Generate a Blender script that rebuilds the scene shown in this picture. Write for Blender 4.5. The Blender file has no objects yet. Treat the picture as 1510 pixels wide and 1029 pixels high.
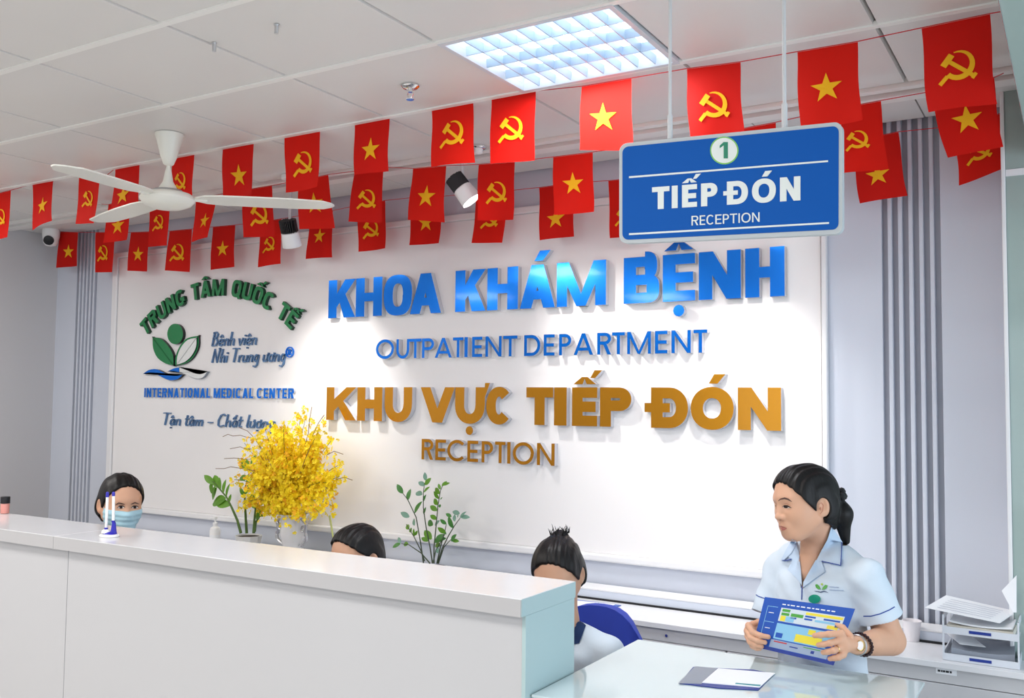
import bpy, bmesh, math, random
import numpy as np
from mathutils import Vector, Matrix
from mathutils.geometry import delaunay_2d_cdt
random.seed(7); rng = np.random.default_rng(7)
sc = bpy.context.scene
col = sc.collection
R = math.radians
# ------------------------------------------------------------------ camera
FPX, YAW, PITCH, ROLL, CH = 1391.26, R(31.142), R(3.270), R(0.617), 1.68
_f = np.array([-math.sin(YAW)*math.cos(PITCH), math.cos(YAW)*math.cos(PITCH), math.sin(PITCH)])
_r = np.array([math.cos(YAW), math.sin(YAW), 0.0]); _u = np.cross(_r, _f)
CR = _r*math.cos(ROLL)+_u*math.sin(ROLL); CU = -_r*math.sin(ROLL)+_u*math.cos(ROLL); CF = _f
CO = np.array([0, 0, CH])
cam = bpy.data.cameras.new('camera'); cam.sensor_width = 36; cam.lens = FPX/1510*36; cam.clip_start = .05
cam_ob = bpy.data.objects.new('camera', cam); col.objects.link(cam_ob)
cam_ob.matrix_world = Matrix(((CR[0], CU[0], -CF[0], 0), (CR[1], CU[1], -CF[1], 0), (CR[2], CU[2], -CF[2], CH), (0, 0, 0, 1)))
sc.camera = cam_ob
# ------------------------------------------------------------------ world, lamps, exposure
sc.view_settings.view_transform = 'Standard'; sc.view_settings.look = 'None'
sc.view_settings.exposure = 0.22; sc.view_settings.gamma = 1; sc.view_settings.use_curve_mapping = False
wd = bpy.data.worlds.new('world'); sc.world = wd; wd.use_nodes = True
wd.node_tree.nodes['Background'].inputs[0].default_value = (.75, .87, 1, 1)
wd.node_tree.nodes['Background'].inputs[1].default_value = 1.0
def area(name, loc, rot, sx, sy, power, color):
    l = bpy.data.lights.new(name, 'AREA'); l.shape = 'RECTANGLE'; l.size = sx; l.size_y = sy; l.energy = power; l.color = color
    o = bpy.data.objects.new(name, l); col.objects.link(o); o.location = loc; o.rotation_euler = rot; return o
WARM = (1, .965, .92)
for i, (x, y, p) in enumerate([(-3.9, .8, 30), (-1.5, .5, 26), (-5.3, 2.1, 20), (1.0, .6, 18), (-3.9, -1.4, 26), (-1.5, -1.4, 26), (-5.6, -.5, 16), (1, -1.6, 20)]):
    area('ceiling_lamp', (x, y, 2.835), (0, 0, 0), .6, .55, p, WARM)
area('window_light', (-1.2, -4.3, 1.6), (R(90), 0, 0), 5.5, 2.0, 38, (.80, .90, 1))
area('doorway_light', (2.3, 2.2, 1.5), (R(90), 0, R(90)), 2.6, 2.0, 34, (.78, .90, 1))
def spot(loc, target, power, ang, blend=.5, rad=.03):
    l = bpy.data.lights.new('spot_lamp', 'SPOT'); l.energy = power; l.spot_size = R(ang); l.spot_blend = blend; l.shadow_soft_size = rad; l.color = (1, .97, .93)
    o = bpy.data.objects.new('spot_lamp', l); col.objects.link(o); o.location = loc
    o.rotation_euler = (Vector(target)-Vector(loc)).to_track_quat('-Z', 'Y').to_euler(); return o
# ------------------------------------------------------------------ pixel -> place on a known plane
def ray(x, y): return CF+CR*(x-755)/FPX-CU*(y-514.5)/FPX
def PY(x, y, Y): d = ray(x, y); return CO+d*Y/d[1]
def PX(x, y, X): d = ray(x, y); return CO+d*X/d[0]
def PZ(x, y, Z): d = ray(x, y); return CO+d*(Z-CH)/d[2]
# ------------------------------------------------------------------ materials
MATS = {}
def mat(name, color, rough=.5, metal=0, emit=0, trans=0, noise=0, nscale=8, bump=0, coat=0, spec=.5, translucent=0, alpha=1, stretch=None, attr=None, ior=1.45):
    if name in MATS: return MATS[name]
    m = bpy.data.materials.new(name); m.use_nodes = True; nt = m.node_tree; b = nt.nodes['Principled BSDF']
    c = tuple(color)+(1,) if len(color) == 3 else color
    b.inputs['Base Color'].default_value = c; b.inputs['Roughness'].default_value = rough; b.inputs['Metallic'].default_value = metal
    b.inputs['Specular IOR Level'].default_value = spec; b.inputs['Coat Weight'].default_value = coat
    b.inputs['Coat Roughness'].default_value = .05; b.inputs['IOR'].default_value = ior
    b.inputs['Transmission Weight'].default_value = trans; b.inputs['Alpha'].default_value = alpha
    if emit:
        b.inputs['Emission Color'].default_value = c; b.inputs['Emission Strength'].default_value = emit
    if attr:
        a = nt.nodes.new('ShaderNodeAttribute'); a.attribute_name = attr; nt.links.new(a.outputs['Color'], b.inputs['Base Color'])
    if noise or bump:
        tc = nt.nodes.new('ShaderNodeTexCoord'); mp = nt.nodes.new('ShaderNodeMapping'); n = nt.nodes.new('ShaderNodeTexNoise')
        n.inputs['Scale'].default_value = nscale; n.inputs['Detail'].default_value = 4
        if stretch: mp.inputs['Scale'].default_value = stretch
        nt.links.new(tc.outputs['Object'], mp.inputs[0]); nt.links.new(mp.outputs[0], n.inputs['Vector'])
        if noise:
            mx = nt.nodes.new('ShaderNodeMix'); mx.data_type = 'RGBA'
            mx.inputs['A'].default_value = tuple(v*(1-noise) for v in c[:3])+(1,); mx.inputs['B'].default_value = tuple(min(1, v*(1+noise)) for v in c[:3])+(1,)
            nt.links.new(n.outputs['Fac'], mx.inputs['Factor']); nt.links.new(mx.outputs['Result'], b.inputs['Base Color'])
        if bump:
            bp = nt.nodes.new('ShaderNodeBump'); bp.inputs['Strength'].default_value = bump; bp.inputs['Distance'].default_value = .01
            nt.links.new(n.outputs['Fac'], bp.inputs['Height']); nt.links.new(bp.outputs[0], b.inputs['Normal'])
    if translucent:
        t = nt.nodes.new('ShaderNodeBsdfTranslucent'); t.inputs[0].default_value = c
        ms = nt.nodes.new('ShaderNodeMixShader'); ms.inputs[0].default_value = translucent
        nt.links.new(b.outputs[0], ms.inputs[1]); nt.links.new(t.outputs[0], ms.inputs[2]); nt.links.new(ms.outputs[0], nt.nodes['Material Output'].inputs[0])
    MATS[name] = m; return m
def srgb(r, g, b): return tuple((v/255/12.92 if v/255 <= .04045 else ((v/255+.055)/1.055)**2.4) for v in (r, g, b))
M_ceil = mat('ceiling_tile_paint', srgb(224, 221, 218), .45, noise=.015, nscale=3)
M_rail = mat('ceiling_rail_paint', srgb(240, 238, 234), .4)
M_gap = mat('dark_joint', srgb(120, 118, 116), .8)
M_wall = mat('grey_wall_paint', srgb(206, 211, 223), .55, noise=.02, nscale=2)
M_groove = mat('groove_grey', srgb(182, 184, 194), .6)
M_panel = mat('white_sign_panel', srgb(238, 236, 236), .35, noise=.008, nscale=2)
M_trim = mat('white_trim', srgb(232, 232, 234), .35)
M_ledge = mat('shadow_gap', srgb(60, 60, 66), .7)
M_top = mat('white_quartz_top', srgb(220, 221, 225), .16, noise=.02, nscale=14)
M_front = mat('counter_laminate', srgb(196, 196, 199), .35, noise=.015, nscale=2)
M_end = mat('counter_end_aqua', srgb(176, 200, 202), .3)
M_floor = mat('floor_tile', srgb(190, 186, 180), .25, noise=.06, nscale=3)
M_white = mat('white_plastic', srgb(240, 240, 240), .3)
M_fan = mat('fan_cream_enamel', srgb(236, 234, 224), .3)
M_black = mat('black_plastic', srgb(28, 28, 32), .4)
M_chrome = mat('chrome', (.8, .8, .8), .12, 1)
M_alu = mat('brushed_aluminium', (.62, .63, .65), .3, 1)
M_steel = mat('pale_steel', srgb(205, 207, 210), .35)
M_red = mat('red_flag_paper', srgb(214, 22, 14), .6, noise=.10, nscale=5, translucent=.28, spec=.25)
M_yel = mat('yellow_flag_print', srgb(246, 186, 30), .6, translucent=.15, spec=.25)
M_string = mat('red_string', srgb(190, 40, 45), .7)
M_green = mat('green_mirror_acrylic', srgb(0, 126, 66), .2, metal=.3, coat=.5)
M_blue = mat('blue_mirror_acrylic', srgb(0, 118, 228), .16, metal=.7, coat=.25)
M_gold = mat('gold_mirror_acrylic', srgb(205, 140, 30), .20, metal=.85, coat=.3, bump=.04, nscale=60, stretch=(1, 1, 14))
M_goldb = mat('gold_dark_acrylic', srgb(196, 132, 32), .22, metal=.75)
M_slate = mat('slate_blue_acrylic', srgb(84, 124, 168), .25, metal=.35, coat=.6)
M_paleglare = mat('pale_reflection_acrylic', srgb(235, 238, 236), .12, metal=.5, coat=1)  # washed-out mirror reflection put into the base colour
M_acryl = mat('clear_acrylic_edge', srgb(226, 226, 232), .2, alpha=.75)
M_signblue = mat('sign_blue', srgb(0, 84, 170), .6, noise=.02, spec=.2)
M_signgrey = mat('sign_frame_grey', srgb(182, 189, 193), .5)
M_signtext = mat('sign_text_grey', srgb(222, 228, 226), .5)
M_signgreen = mat('sign_green', srgb(0, 125, 95), .5)
M_ring = mat('sign_ring_green', srgb(120, 190, 90), .5)
M_skin = mat('skin', srgb(214, 166, 138), .48, noise=.03, nscale=30, spec=.35)
M_skin.node_tree.nodes['Principled BSDF'].inputs['Subsurface Weight'].default_value = .12
M_skin.node_tree.nodes['Principled BSDF'].inputs['Subsurface Radius'].default_value = (.012, .005, .003)
M_hair = mat('black_hair', srgb(15, 12, 13), .46, noise=.5, nscale=40, bump=.35, stretch=(1, 1, .12), spec=.35)
M_brow = mat('brow_brown', srgb(92, 68, 60), .8)
M_lash = mat('lash_black', srgb(36, 24, 24), .8)
M_lip = mat('lip_rose', srgb(176, 104, 94), .45)
M_creaseshade = mat('skin_crease_shade', srgb(186, 124, 100), .7)  # darker skin tone, painted in as the shade of creases
M_eyew = mat('eye_white', srgb(225, 215, 210), .3)
M_cloth = mat('white_uniform_cloth', srgb(208, 220, 232), .8, bump=.18, nscale=18, spec=.2)
M_collar = mat('uniform_collar_cloth', srgb(192, 210, 230), .8, spec=.2)
M_pipe = mat('navy_piping', srgb(42, 70, 150), .7)
M_navy = mat('navy_cloth', srgb(22, 50, 96), .8)
M_trouser = mat('white_trousers', srgb(215, 222, 230), .8)
M_mask = mat('blue_face_mask', srgb(176, 214, 228), .8, bump=.2, nscale=20)
M_chair = mat('blue_chair_fabric', srgb(48, 70, 178), .7, noise=.05)
M_leaf = mat('green_leaf', srgb(104, 156, 48), .4, noise=.25, nscale=12, translucent=.25)
M_leafd = mat('dark_green_leaf', srgb(74, 134, 62), .35, noise=.2, nscale=12, translucent=.2)
M_leafg = mat('grey_green_leaf', srgb(120, 160, 140), .4, translucent=.2)
M_stem = mat('dark_stem', srgb(66, 78, 58), .5)
M_stemg = mat('green_stem', srgb(82, 112, 50), .5)
M_twig = mat('brown_twig', srgb(120, 90, 62), .7)
M_flow = mat('yellow_blossom', srgb(255, 228, 34), .6, noise=.05, nscale=9, translucent=.3)
M_flow2 = mat('amber_blossom', srgb(246, 186, 26), .6, translucent=.2)
M_vase = mat('white_glazed_vase', srgb(236, 236, 238), .15, coat=.5)
M_silver = mat('silver_scrollwork', srgb(205, 206, 210), .25, metal=.5)
M_pot = mat('white_pot', srgb(222, 222, 220), .35)
M_soil = mat('soil', srgb(60, 48, 38), .9)
M_paper = mat('white_paper', srgb(238, 240, 244), .6)
M_paperg = mat('grey_paper', srgb(150, 156, 168), .6)
M_bblue = mat('leaflet_blue', srgb(20, 78, 172), .35)
M_bnavy = mat('leaflet_navy', srgb(30, 54, 140), .4)
M_bsky = mat('leaflet_sky', srgb(136, 192, 224), .4)
M_byel = mat('leaflet_yellow', srgb(232, 214, 60), .4)
M_bgrn = mat('leaflet_green', srgb(76, 158, 60), .4)
M_bred = mat('leaflet_red', srgb(190, 30, 40), .4)
M_bwht = mat('leaflet_white', srgb(206, 216, 224), .4)
M_teal = mat('teal_print', srgb(40, 140, 150), .5)
M_cup = mat('paper_cup_white', srgb(236, 232, 236), .5)
M_pinkb = mat('pink_bottle', srgb(222, 150, 140), .35)
M_penblue = mat('pen_blue', srgb(44, 40, 170), .3)
M_tray = mat('tray_frosted_plastic', srgb(214, 218, 226), .3)
M_glass = bpy.data.materials.new('frosted_green_glass'); M_glass.use_nodes = True
_b = M_glass.node_tree.nodes['Principled BSDF']; _b.inputs['Base Color'].default_value = (*srgb(205, 226, 222), 1); _b.inputs['Roughness'].default_value = .05
_b.inputs['Transmission Weight'].default_value = .6; _b.inputs['IOR'].default_value = 1.45
M_glassw = mat('green_tinted_pane', srgb(158, 176, 172), .12, coat=.5)
M_lamp = mat('lamp_tube_light', (1, .99, .97), .5, emit=5)
M_spotlens = mat('spot_lens_light', (1, .97, .93), .5, emit=14)
M_louver = mat('louvre_aluminium', (.50, .62, .76), .4, .1)
# ------------------------------------------------------------------ object helpers
def link(name, me, m=None, parent=None, smooth=False):
    o = bpy.data.objects.new(name, me); col.objects.link(o)
    if m is not None:
        for k in (m if isinstance(m, (list, tuple)) else [m]): me.materials.append(k)
    if parent is not None: o.parent = parent
    if smooth: me.shade_smooth()
    return o
def tag(o, label=None, cat=None, group=None, kind=None):
    if label: o['label'] = label
    if cat: o['category'] = cat
    if group: o['group'] = group
    if kind: o['kind'] = kind
    return o
def thing(name, label, cat, loc=(0, 0, 0), group=None, rz=0):
    o = bpy.data.objects.new(name, None); col.objects.link(o); o.location = loc; o.rotation_euler = (0, 0, rz); o.empty_display_size = .05
    return tag(o, label, cat, group)
class MB:
    def __init__(s): s.v = []; s.f = []; s.m = []
    def add(s, vs, fs, mi=0):
        n = len(s.v); s.v += [tuple(map(float, v)) for v in vs]; s.f += [tuple(i+n for i in f) for f in fs]; s.m += [mi]*len(fs); return s
    def box(s, c, d, mi=0, rz=0):
        x, y, z = d[0]/2, d[1]/2, d[2]/2; cr, sr = math.cos(rz), math.sin(rz)
        vs = [(c[0]+a*x*cr-b*y*sr, c[1]+a*x*sr+b*y*cr, c[2]+e*z) for e in (-1, 1) for a, b in ((-1, -1), (1, -1), (1, 1), (-1, 1))]
        return s.add(vs, [(3, 2, 1, 0), (4, 5, 6, 7), (0, 1, 5, 4), (1, 2, 6, 5), (2, 3, 7, 6), (3, 0, 4, 7)], mi)
    def bb(s, a, b, mi=0):
        return s.box([(a[i]+b[i])/2 for i in range(3)], [abs(b[i]-a[i]) for i in range(3)], mi)
    def tube(s, pts, rad, n=8, mi=0, cap=True):
        pts = [np.array(p, float) for p in pts]; k = len(pts); rads = rad if isinstance(rad, (list, tuple)) else [rad]*k
        rings = []; prev = None
        for i in range(k):
            t = pts[min(i+1, k-1)]-pts[max(i-1, 0)]; t = t/(np.linalg.norm(t)+1e-12)
            if prev is None:
                a = np.array([0, 0, 1.]) if abs(t[2]) < .9 else np.array([1., 0, 0])
                e1 = np.cross(t, a)
            else: e1 = prev-t*np.dot(prev, t)
            e1 /= np.linalg.norm(e1); e2 = np.cross(t, e1); prev = e1
            rings.append([pts[i]+rads[i]*(math.cos(2*math.pi*j/n)*e1+math.sin(2*math.pi*j/n)*e2) for j in range(n)])
        vs = [v for r in rings for v in r]
        fs = [(i*n+j, i*n+(j+1) % n, (i+1)*n+(j+1) % n, (i+1)*n+j) for i in range(k-1) for j in range(n)]
        if cap: fs += [tuple(range(n))[::-1], tuple((k-1)*n+j for j in range(n))]
        return s.add(vs, fs, mi)
    def lathe(s, prof, c=(0, 0, 0), n=24, mi=0, sx=1, sy=1):
        k = len(prof); vs = [(c[0]+r*math.cos(2*math.pi*j/n)*sx, c[1]+r*math.sin(2*math.pi*j/n)*sy, c[2]+z) for r, z in prof for j in range(n)]
        fs = [(i*n+j, i*n+(j+1) % n, (i+1)*n+(j+1) % n, (i+1)*n+j) for i in range(k-1) for j in range(n)]
        if prof[0][0] > 1e-6: fs.append(tuple(range(n))[::-1])
        if prof[-1][0] > 1e-6: fs.append(tuple((k-1)*n+j for j in range(n)))
        return s.add(vs, fs, mi)
    def prism(s, poly, tf, d0, d1, mi=0, ms=None):
        """2D polygon -> solid; tf(x,y,d) -> 3D; front at d1, back at d0 (front faces the viewer)"""
        ms = mi if ms is None else ms; n = len(poly)
        ar = sum(poly[i][0]*poly[(i+1) % n][1]-poly[(i+1) % n][0]*poly[i][1] for i in range(n))
        if ar < 0: poly = poly[::-1]
        vs = [tf(x, y, d0) for x, y in poly]+[tf(x, y, d1) for x, y in poly]
        s.add(vs, [tuple(range(n, 2*n))], mi); base = len(s.v)-2*n
        s.f.append(tuple(base+i for i in range(n))[::-1]); s.m.append(ms)
        for i in range(n):
            j = (i+1) % n; s.f.append((base+i, base+j, base+n+j, base+n+i)); s.m.append(ms)
        return s
    def mesh(s, name):
        me = bpy.data.meshes.new(name); me.from_pydata(s.v, [], s.f); me.polygons.foreach_set('material_index', s.m); me.update(); return me
    def build(s, name, m, parent=None, smooth=False, bevel=0, seg=2, recalc=True, weld=False):
        me = s.mesh(name)
        if bevel or recalc or weld:
            bm = bmesh.new(); bm.from_mesh(me)
            if weld: bmesh.ops.remove_doubles(bm, verts=bm.verts, dist=1e-5)
            if bevel: bmesh.ops.bevel(bm, geom=list(bm.edges), offset=bevel, segments=seg, affect='EDGES', profile=.5, clamp_overlap=True)
            if recalc: bmesh.ops.recalc_face_normals(bm, faces=bm.faces)
            bm.to_mesh(me); bm.free()
        o = link(name, me, m, parent, smooth)
        if smooth and (bevel or True):
            try: me.set_sharp_from_angle(angle=R(40))
            except Exception: pass
        return o
def rel(o, parent):   # keep world placement under a parent that stands elsewhere
    o.parent = parent; o.matrix_parent_inverse = Matrix.LocRotScale(parent.location, parent.rotation_euler, None).inverted(); return o
def struct(name, mb, m, parent=None, **k):
    o = mb.build(name, m, parent, **k); 
    if parent is None: o['kind'] = 'structure'
    return o
# ================================================================== ROOM SHELL
ZC, YW, XL = 2.85, 4.10, -6.32
XR = 2.4; YB = -4.4
ce = MB(); ce.bb((XL-.1, YB, ZC+.085), (XR, YW+.1, ZC+.14)); ceiling = struct('ceiling', ce, M_gap)
gx = [-6.32, -5.72, -5.07, -4.42, -3.77, -3.11, -2.44, -1.785, -1.15, -.52, .12, .76, 1.4, 2.4]
gy = [-4.4, -3.6, -3.05, -2.5, -1.95, -1.4, -.85, -.3, .25, .80, 1.35, 1.90, 2.45, 3.005, 3.60]
HOLE = (-1.785, 2.45); HOLE2 = (-5.07, 2.45)
tile_cache = {}
for i in range(len(gx)-1):
    for j in range(len(gy)-1):
        if abs(gx[i]-HOLE[0]) < .01 and abs(gy[j]-HOLE[1]) < .01: continue
        w, d = gx[i+1]-gx[i]-.006, gy[j+1]-gy[j]-.006
        key = (round(w, 3), round(d, 3))
        if key not in tile_cache:
            t = MB(); t.add([(-w/2, -d/2, .02), (w/2, -d/2, .02), (w/2, d/2, .02), (-w/2, d/2, .02), (-w/2+.004, -d/2+.004, 0), (w/2-.004, -d/2+.004, 0), (w/2-.004, d/2-.004, 0), (-w/2+.004, d/2-.004, 0)],
                            [(0, 1, 2, 3), (7, 6, 5, 4), (0, 4, 5, 1), (1, 5, 6, 2), (2, 6, 7, 3), (3, 7, 4, 0)])
            o = t.build('ceiling_tile', M_ceil, ceiling); tile_cache[key] = o.data
        else:
            o = bpy.data.objects.new('ceiling_tile', tile_cache[key]); col.objects.link(o); o.parent = ceiling
        o.location = ((gx[i]+gx[i+1])/2, (gy[j]+gy[j+1])/2, ZC+.002)
# wide white joints that run with the wall
for y in gy[8:-1]:
    MB().bb((XL, y-.012, ZC-.004), (XR, y+.012, ZC+.012)).build('ceiling_rail', M_rail, ceiling)
# dropped double moulding and the plain strip behind it
MB().bb((XL, 3.60, ZC-.012), (XR, 3.64, ZC+.02)).build('ceiling_moulding', M_rail, ceiling)
MB().bb((XL, 3.665, ZC-.022), (XR, 3.74, ZC+.02)).build('ceiling_moulding', M_rail, ceiling)
for i in range(len(gx)-1):
    MB().bb((gx[i]+.003, 3.745, ZC-.002), (gx[i+1]-.003, YW-.04, ZC+.02)).build('ceiling_edge_board', M_ceil, ceiling)
fl = MB(); fl.bb((XL-.1, YB, -.06), (XR, YW+.1, 0)); floor = struct('floor', fl, M_floor)
# back wall ---------------------------------------------------------
wb = MB(); wb.bb((XL-.1, YW+.03, 0), (XR, YW+.14, ZC+.05)); wall = struct('wall_back', wb, M_groove)
def wpanel(x0, x1, z0=0, z1=ZC+.02, m=M_wall, y=YW, name='wall_board', b=.002):
    return MB().bb((x0+.0015, y, z0), (x1-.0015, YW+.032, z1)).build(name, m, wall, bevel=b)
GL = (-6.085, -5.865); GR = (-.695, -.475)
edges = [XL, GL[0]]
wpanel(XL-.05, GL[0]-.006)
xs = [GL[1], GR[0]]
for a, b in zip(xs[:-1], xs[1:]): wpanel(a, b)
wpanel(GR[1], XR)
for g0, g1 in (GL, GR):
    w = (g1-g0)/11
    for k in range(5):
        wpanel(g0+w*(2*k+1), g0+w*(2*k+2), name='wall_slat', y=YW-.004, b=.004)
MB().bb((GL[0]-.006, YW+.018, 0), (GL[0]+.004, YW+.031, ZC)).build('shadow_joint', M_ledge, wall)
# white sign panel with its frame
PX0, PX1, PZ0, PZ1 = -5.60, -.935, .975, 2.635
struct('trim_1', MB().bb((PX0-.05, YW-.035, PZ0-.03), (PX0, YW-.001, PZ1+.035)), M_trim, bevel=.006)
struct('trim_2', MB().bb((PX1, YW-.035, PZ0-.03), (PX1+.022, YW-.001, PZ1+.035)), M_trim, bevel=.005)
struct('trim_3', MB().bb((PX0, YW-.040, PZ1), (PX1, YW-.001, PZ1+.035)), M_trim, bevel=.006)
struct('trim_4', MB().bb((PX0, YW-.045, PZ0-.035), (PX1, YW-.001, PZ0)), M_trim, bevel=.008)
FACE = YW-.022
tag(MB().bb((PX0+.004, FACE, PZ0+.001), (PX1-.004, YW-.002, PZ1-.001)).build('sign_panel', M_panel), 'large glossy white sign panel framed on the grey wall behind the counter', 'wall panel')
# other walls
struct('wall_left', MB().bb((XL-.12, YB, 0), (XL, YW+.03, ZC+.05)), mat('left_wall_grey', srgb(200, 198, 200), .5))
struct('wall_rear', MB().bb((XL, YB-.12, 0), (XR, YB, ZC+.05)), mat('rear_wall', srgb(205, 205, 205), .6))
for i, x in enumerate((-4.6, -2.4, -.2)):   # daylight window bays behind the viewer
    MB().bb((x-.03, YB, .5), (x+.03, YB+.05, 2.7)).build('mullion', M_trim, bpy.data.objects['wall_rear'])
struct('baseboard_back', MB().bb((XL, YW-.012, 0), (XR, YW-.001, .1)), M_trim)
# right: white jamb and greenish pane of the glazed partition beside the wall
YP = 3.86
jx0 = PY(1482.5, 600, YP)[0]; jx1 = PY(1489, 600, YP)[0]
wr = MB(); wr.bb((jx0, YP, 0), (jx1, YW, ZC)); struct('wall_right', wr, M_trim, bevel=.003)
pane = MB(); pane.bb((jx1+.001, YP+.008, 0.02), (jx1+1.5, YP+.03, 2.53)); struct('window_1', pane, M_glassw)
struct('trim_5', MB().bb((jx1+.001, YP+.005, 2.53), (jx1+1.5, YP+.05, 2.555)), M_trim)
struct('window_2', MB().bb((jx1+.001, YP+.008, 2.556), (jx1+1.5, YP+.03, ZC-.001)), M_glassw)
bx_ = PZ(1494, 110, 2.6)[0]
struct('trim_6', MB().bb((bx_, .6, 2.6), (bx_+1.4, YP-.02, ZC-.004)), M_glassw, bevel=.004)
# ================================================================== LETTERING
def ringq(cx, cy, a, b, t, th, a0, a1, n=20, p=2.0):
    out = []; pr = None
    for i in range(n+1):
        an = R(a0+(a1-a0)*i/n); c, s = math.cos(an), math.sin(an)
        c2 = math.copysign(abs(c)**(2/p), c); s2 = math.copysign(abs(s)**(2/p), s)
        q = ((cx+a*c2, cy+b*s2), (cx+(a-t)*c2, cy+(b-th)*s2))
        if pr: out.append([pr[0], q[0], q[1], pr[1]])
        pr = q
    return out
def rect(x0, y0, x1, y1): return [(x0, y0), (x1, y0), (x1, y1), (x0, y1)]
def glyph(ch, w, t, th=None, p=2.0):
    """capital letter as convex pieces; cap height 1, width w, stroke t"""
    th = th or t*.86
    base = {'Á': 'A', 'Â': 'A', 'Ệ': 'E', 'Ế': 'E', 'Ư': 'U', 'Ự': 'U', 'Đ': 'D', 'Ó': 'O', 'Ố': 'O', 'Ề': 'E'}.get(ch, ch)
    P = []
    if base == 'H': P = [rect(0, 0, t, 1), rect(w-t, 0, w, 1), rect(t, .5-th/2, w-t, .5+th/2)]
    elif base == 'I': P = [rect(0, 0, w, 1)]
    elif base == 'L': P = [rect(0, 0, t, 1), rect(t, 0, w, th)]
    elif base == 'E': P = [rect(0, 0, t, 1), rect(t, 0, w, th), rect(t, 1-th, w, 1), rect(t, .5-th/2, w*.94, .5+th/2)]
    elif base == 'T': P = [rect(w/2-t/2, 0, w/2+t/2, 1-th), rect(0, 1-th, w, 1)]
    elif base == 'K':
        s = t*1.25
        P = [rect(0, 0, t, 1), [(t, .30), (w-s, 1), (w, 1), (t, .30+.0+ .34)][::1], [(t+.02, .62), (t+.02+s*.55, .74), (w, 0), (w-s*1.08, 0)]]
        P[1] = [(t, .28), (w, 1), (w-s, 1), (t, .28+.36)]
    elif base == 'N': s = t*1.05; P = [rect(0, 0, t, 1), rect(w-t, 0, w, 1), [(t*.0, 1), (s, 1), (w, 0), (w-s, 0)]]
    elif base == 'M':
        s = t*.95; m = w/2; P = [rect(0, 0, t*.9, 1), rect(w-t*.9, 0, w, 1), [(0, 1), (s*1.1, 1), (m+s*.42, .0), (m-s*.42, .0)], [(w, 1), (w-s*1.1, 1), (m-s*.42, 0), (m+s*.42, 0)]]
    elif base == 'A':
        s = t*1.05; m = w/2; k = s*.52
        P = [[(0, 0), (s, 0), (m+k, 1), (m-k, 1)], [(w, 0), (w-s, 0), (m-k, 1), (m+k, 1)], [(w*.2, .20), (w*.8, .20), (w*.8-.2*w*th, .20+th*.9), (w*.2+.2*w*th, .20+th*.9)]]
    elif base == 'V': s = t*1.1; m = w/2; k = s*.5; P = [[(0, 1), (s, 1), (m+k, 0), (m-k, 0)], [(w, 1), (w-s, 1), (m-k, 0), (m+k, 0)]]
    elif base == 'O' or base == 'Q':
        P = ringq(w/2, .5, w/2, .515, t, th, 0, 360, 36, p)
        if base == 'Q': P.append([(w*.55, .22), (w*.55+t*.8, .3), (w+.02, -.02), (w-t*.7, -.1)])
    elif base == 'C' or base == 'G':
        P = ringq(w/2, .5, w/2, .515, t, th, 42, 318, 30, p)
        if base == 'G': P += [rect(w-t, .18, w, .5), rect(w*.52, .5-th*.1-th, w, .5)]
    elif base == 'U': P = [rect(0, w/2, t, 1), rect(w-t, w/2, w, 1)]+ringq(w/2, w/2, w/2, w/2+.015, t, th, 180, 360, 18, p)
    elif base == 'D': a = min(w*.62, .5); P = [rect(0, 0, t, 1), rect(t, 0, w-a, th), rect(t, 1-th, w-a, 1)]+ringq(w-a, .5, a, .5, t, th, -90, 90, 20, p)
    elif base in 'PR':
        h = .60 if base == 'P' else .55; a = min(w*.6, h/2*1.15); P = [rect(0, 0, t, 1), rect(t, 1-th, w-a, 1), rect(t, 1-h, w-a, 1-h+th)]+ringq(w-a, 1-h/2, a, h/2, t, th, -90, 90, 16, p)
        if base == 'R': P.append([(w*.42, 1-h+th*.3), (w*.42+t*1.0, 1-h+th*.6), (w, 0), (w-t*1.15, 0)])
    elif base == 'B':
        a = min(w*.5, .28); P = [rect(0, 0, t, 1), rect(t, 1-th, w*.94-a, 1), rect(t, .5-th/2, w-a, .5+th/2), rect(t, 0, w-a, th)]
        P += ringq(w*.94-a, .5+.25+th/4-.0, a, .25+th*.25, t, th, -90, 90, 14, p)+ringq(w-a, .25+th*.25, a, .25+th*.25, t, th, -90, 90, 14, p)
    elif base == '1': P = [rect(w-t, 0, w, 1), [(w-t, 1), (0, .78), (0, .62), (w-t, .8)]]
    # marks
    m = w/2; k = min(t, .2)
    if ch in 'ÂỆẾỐỀ': P += [[(m-.30*k/.2*1.1, 1.08), (m-.08, 1.27), (m+.02, 1.27), (m-.06*k/.2, 1.08)], [(m+.30*k/.2*1.1, 1.08), (m+.08, 1.27), (m-.02, 1.27), (m+.06*k/.2, 1.08)]]
    if ch in 'ÁÓ': P.append([(m-.08, 1.09), (m+.14*k/.2, 1.09), (m+.34*k/.2, 1.32), (m+.06, 1.32)])
    if ch in 'ẾỐ': P.append([(m+.16, 1.24), (m+.30, 1.24), (m+.50, 1.44), (m+.28, 1.44)])
    if ch in 'ỆỰ': P.append([(m+k*.62*math.cos(R(a)), -.2+k*.62*math.sin(R(a))) for a in range(0, 360, 30)])
    if ch in 'ỰƯ': P += [[(w-.02, .80), (w+.06, .86), (w+.16, 1.12), (w+.0, 1.12)], [(w-.05, .72), (w, .72), (w+.08, .92), (w-.05, .92)]]
    if ch == 'Đ': P.append(rect(-t*.55, .5-th*.42, w*.52, .5+th*.42))
    return P
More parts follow.
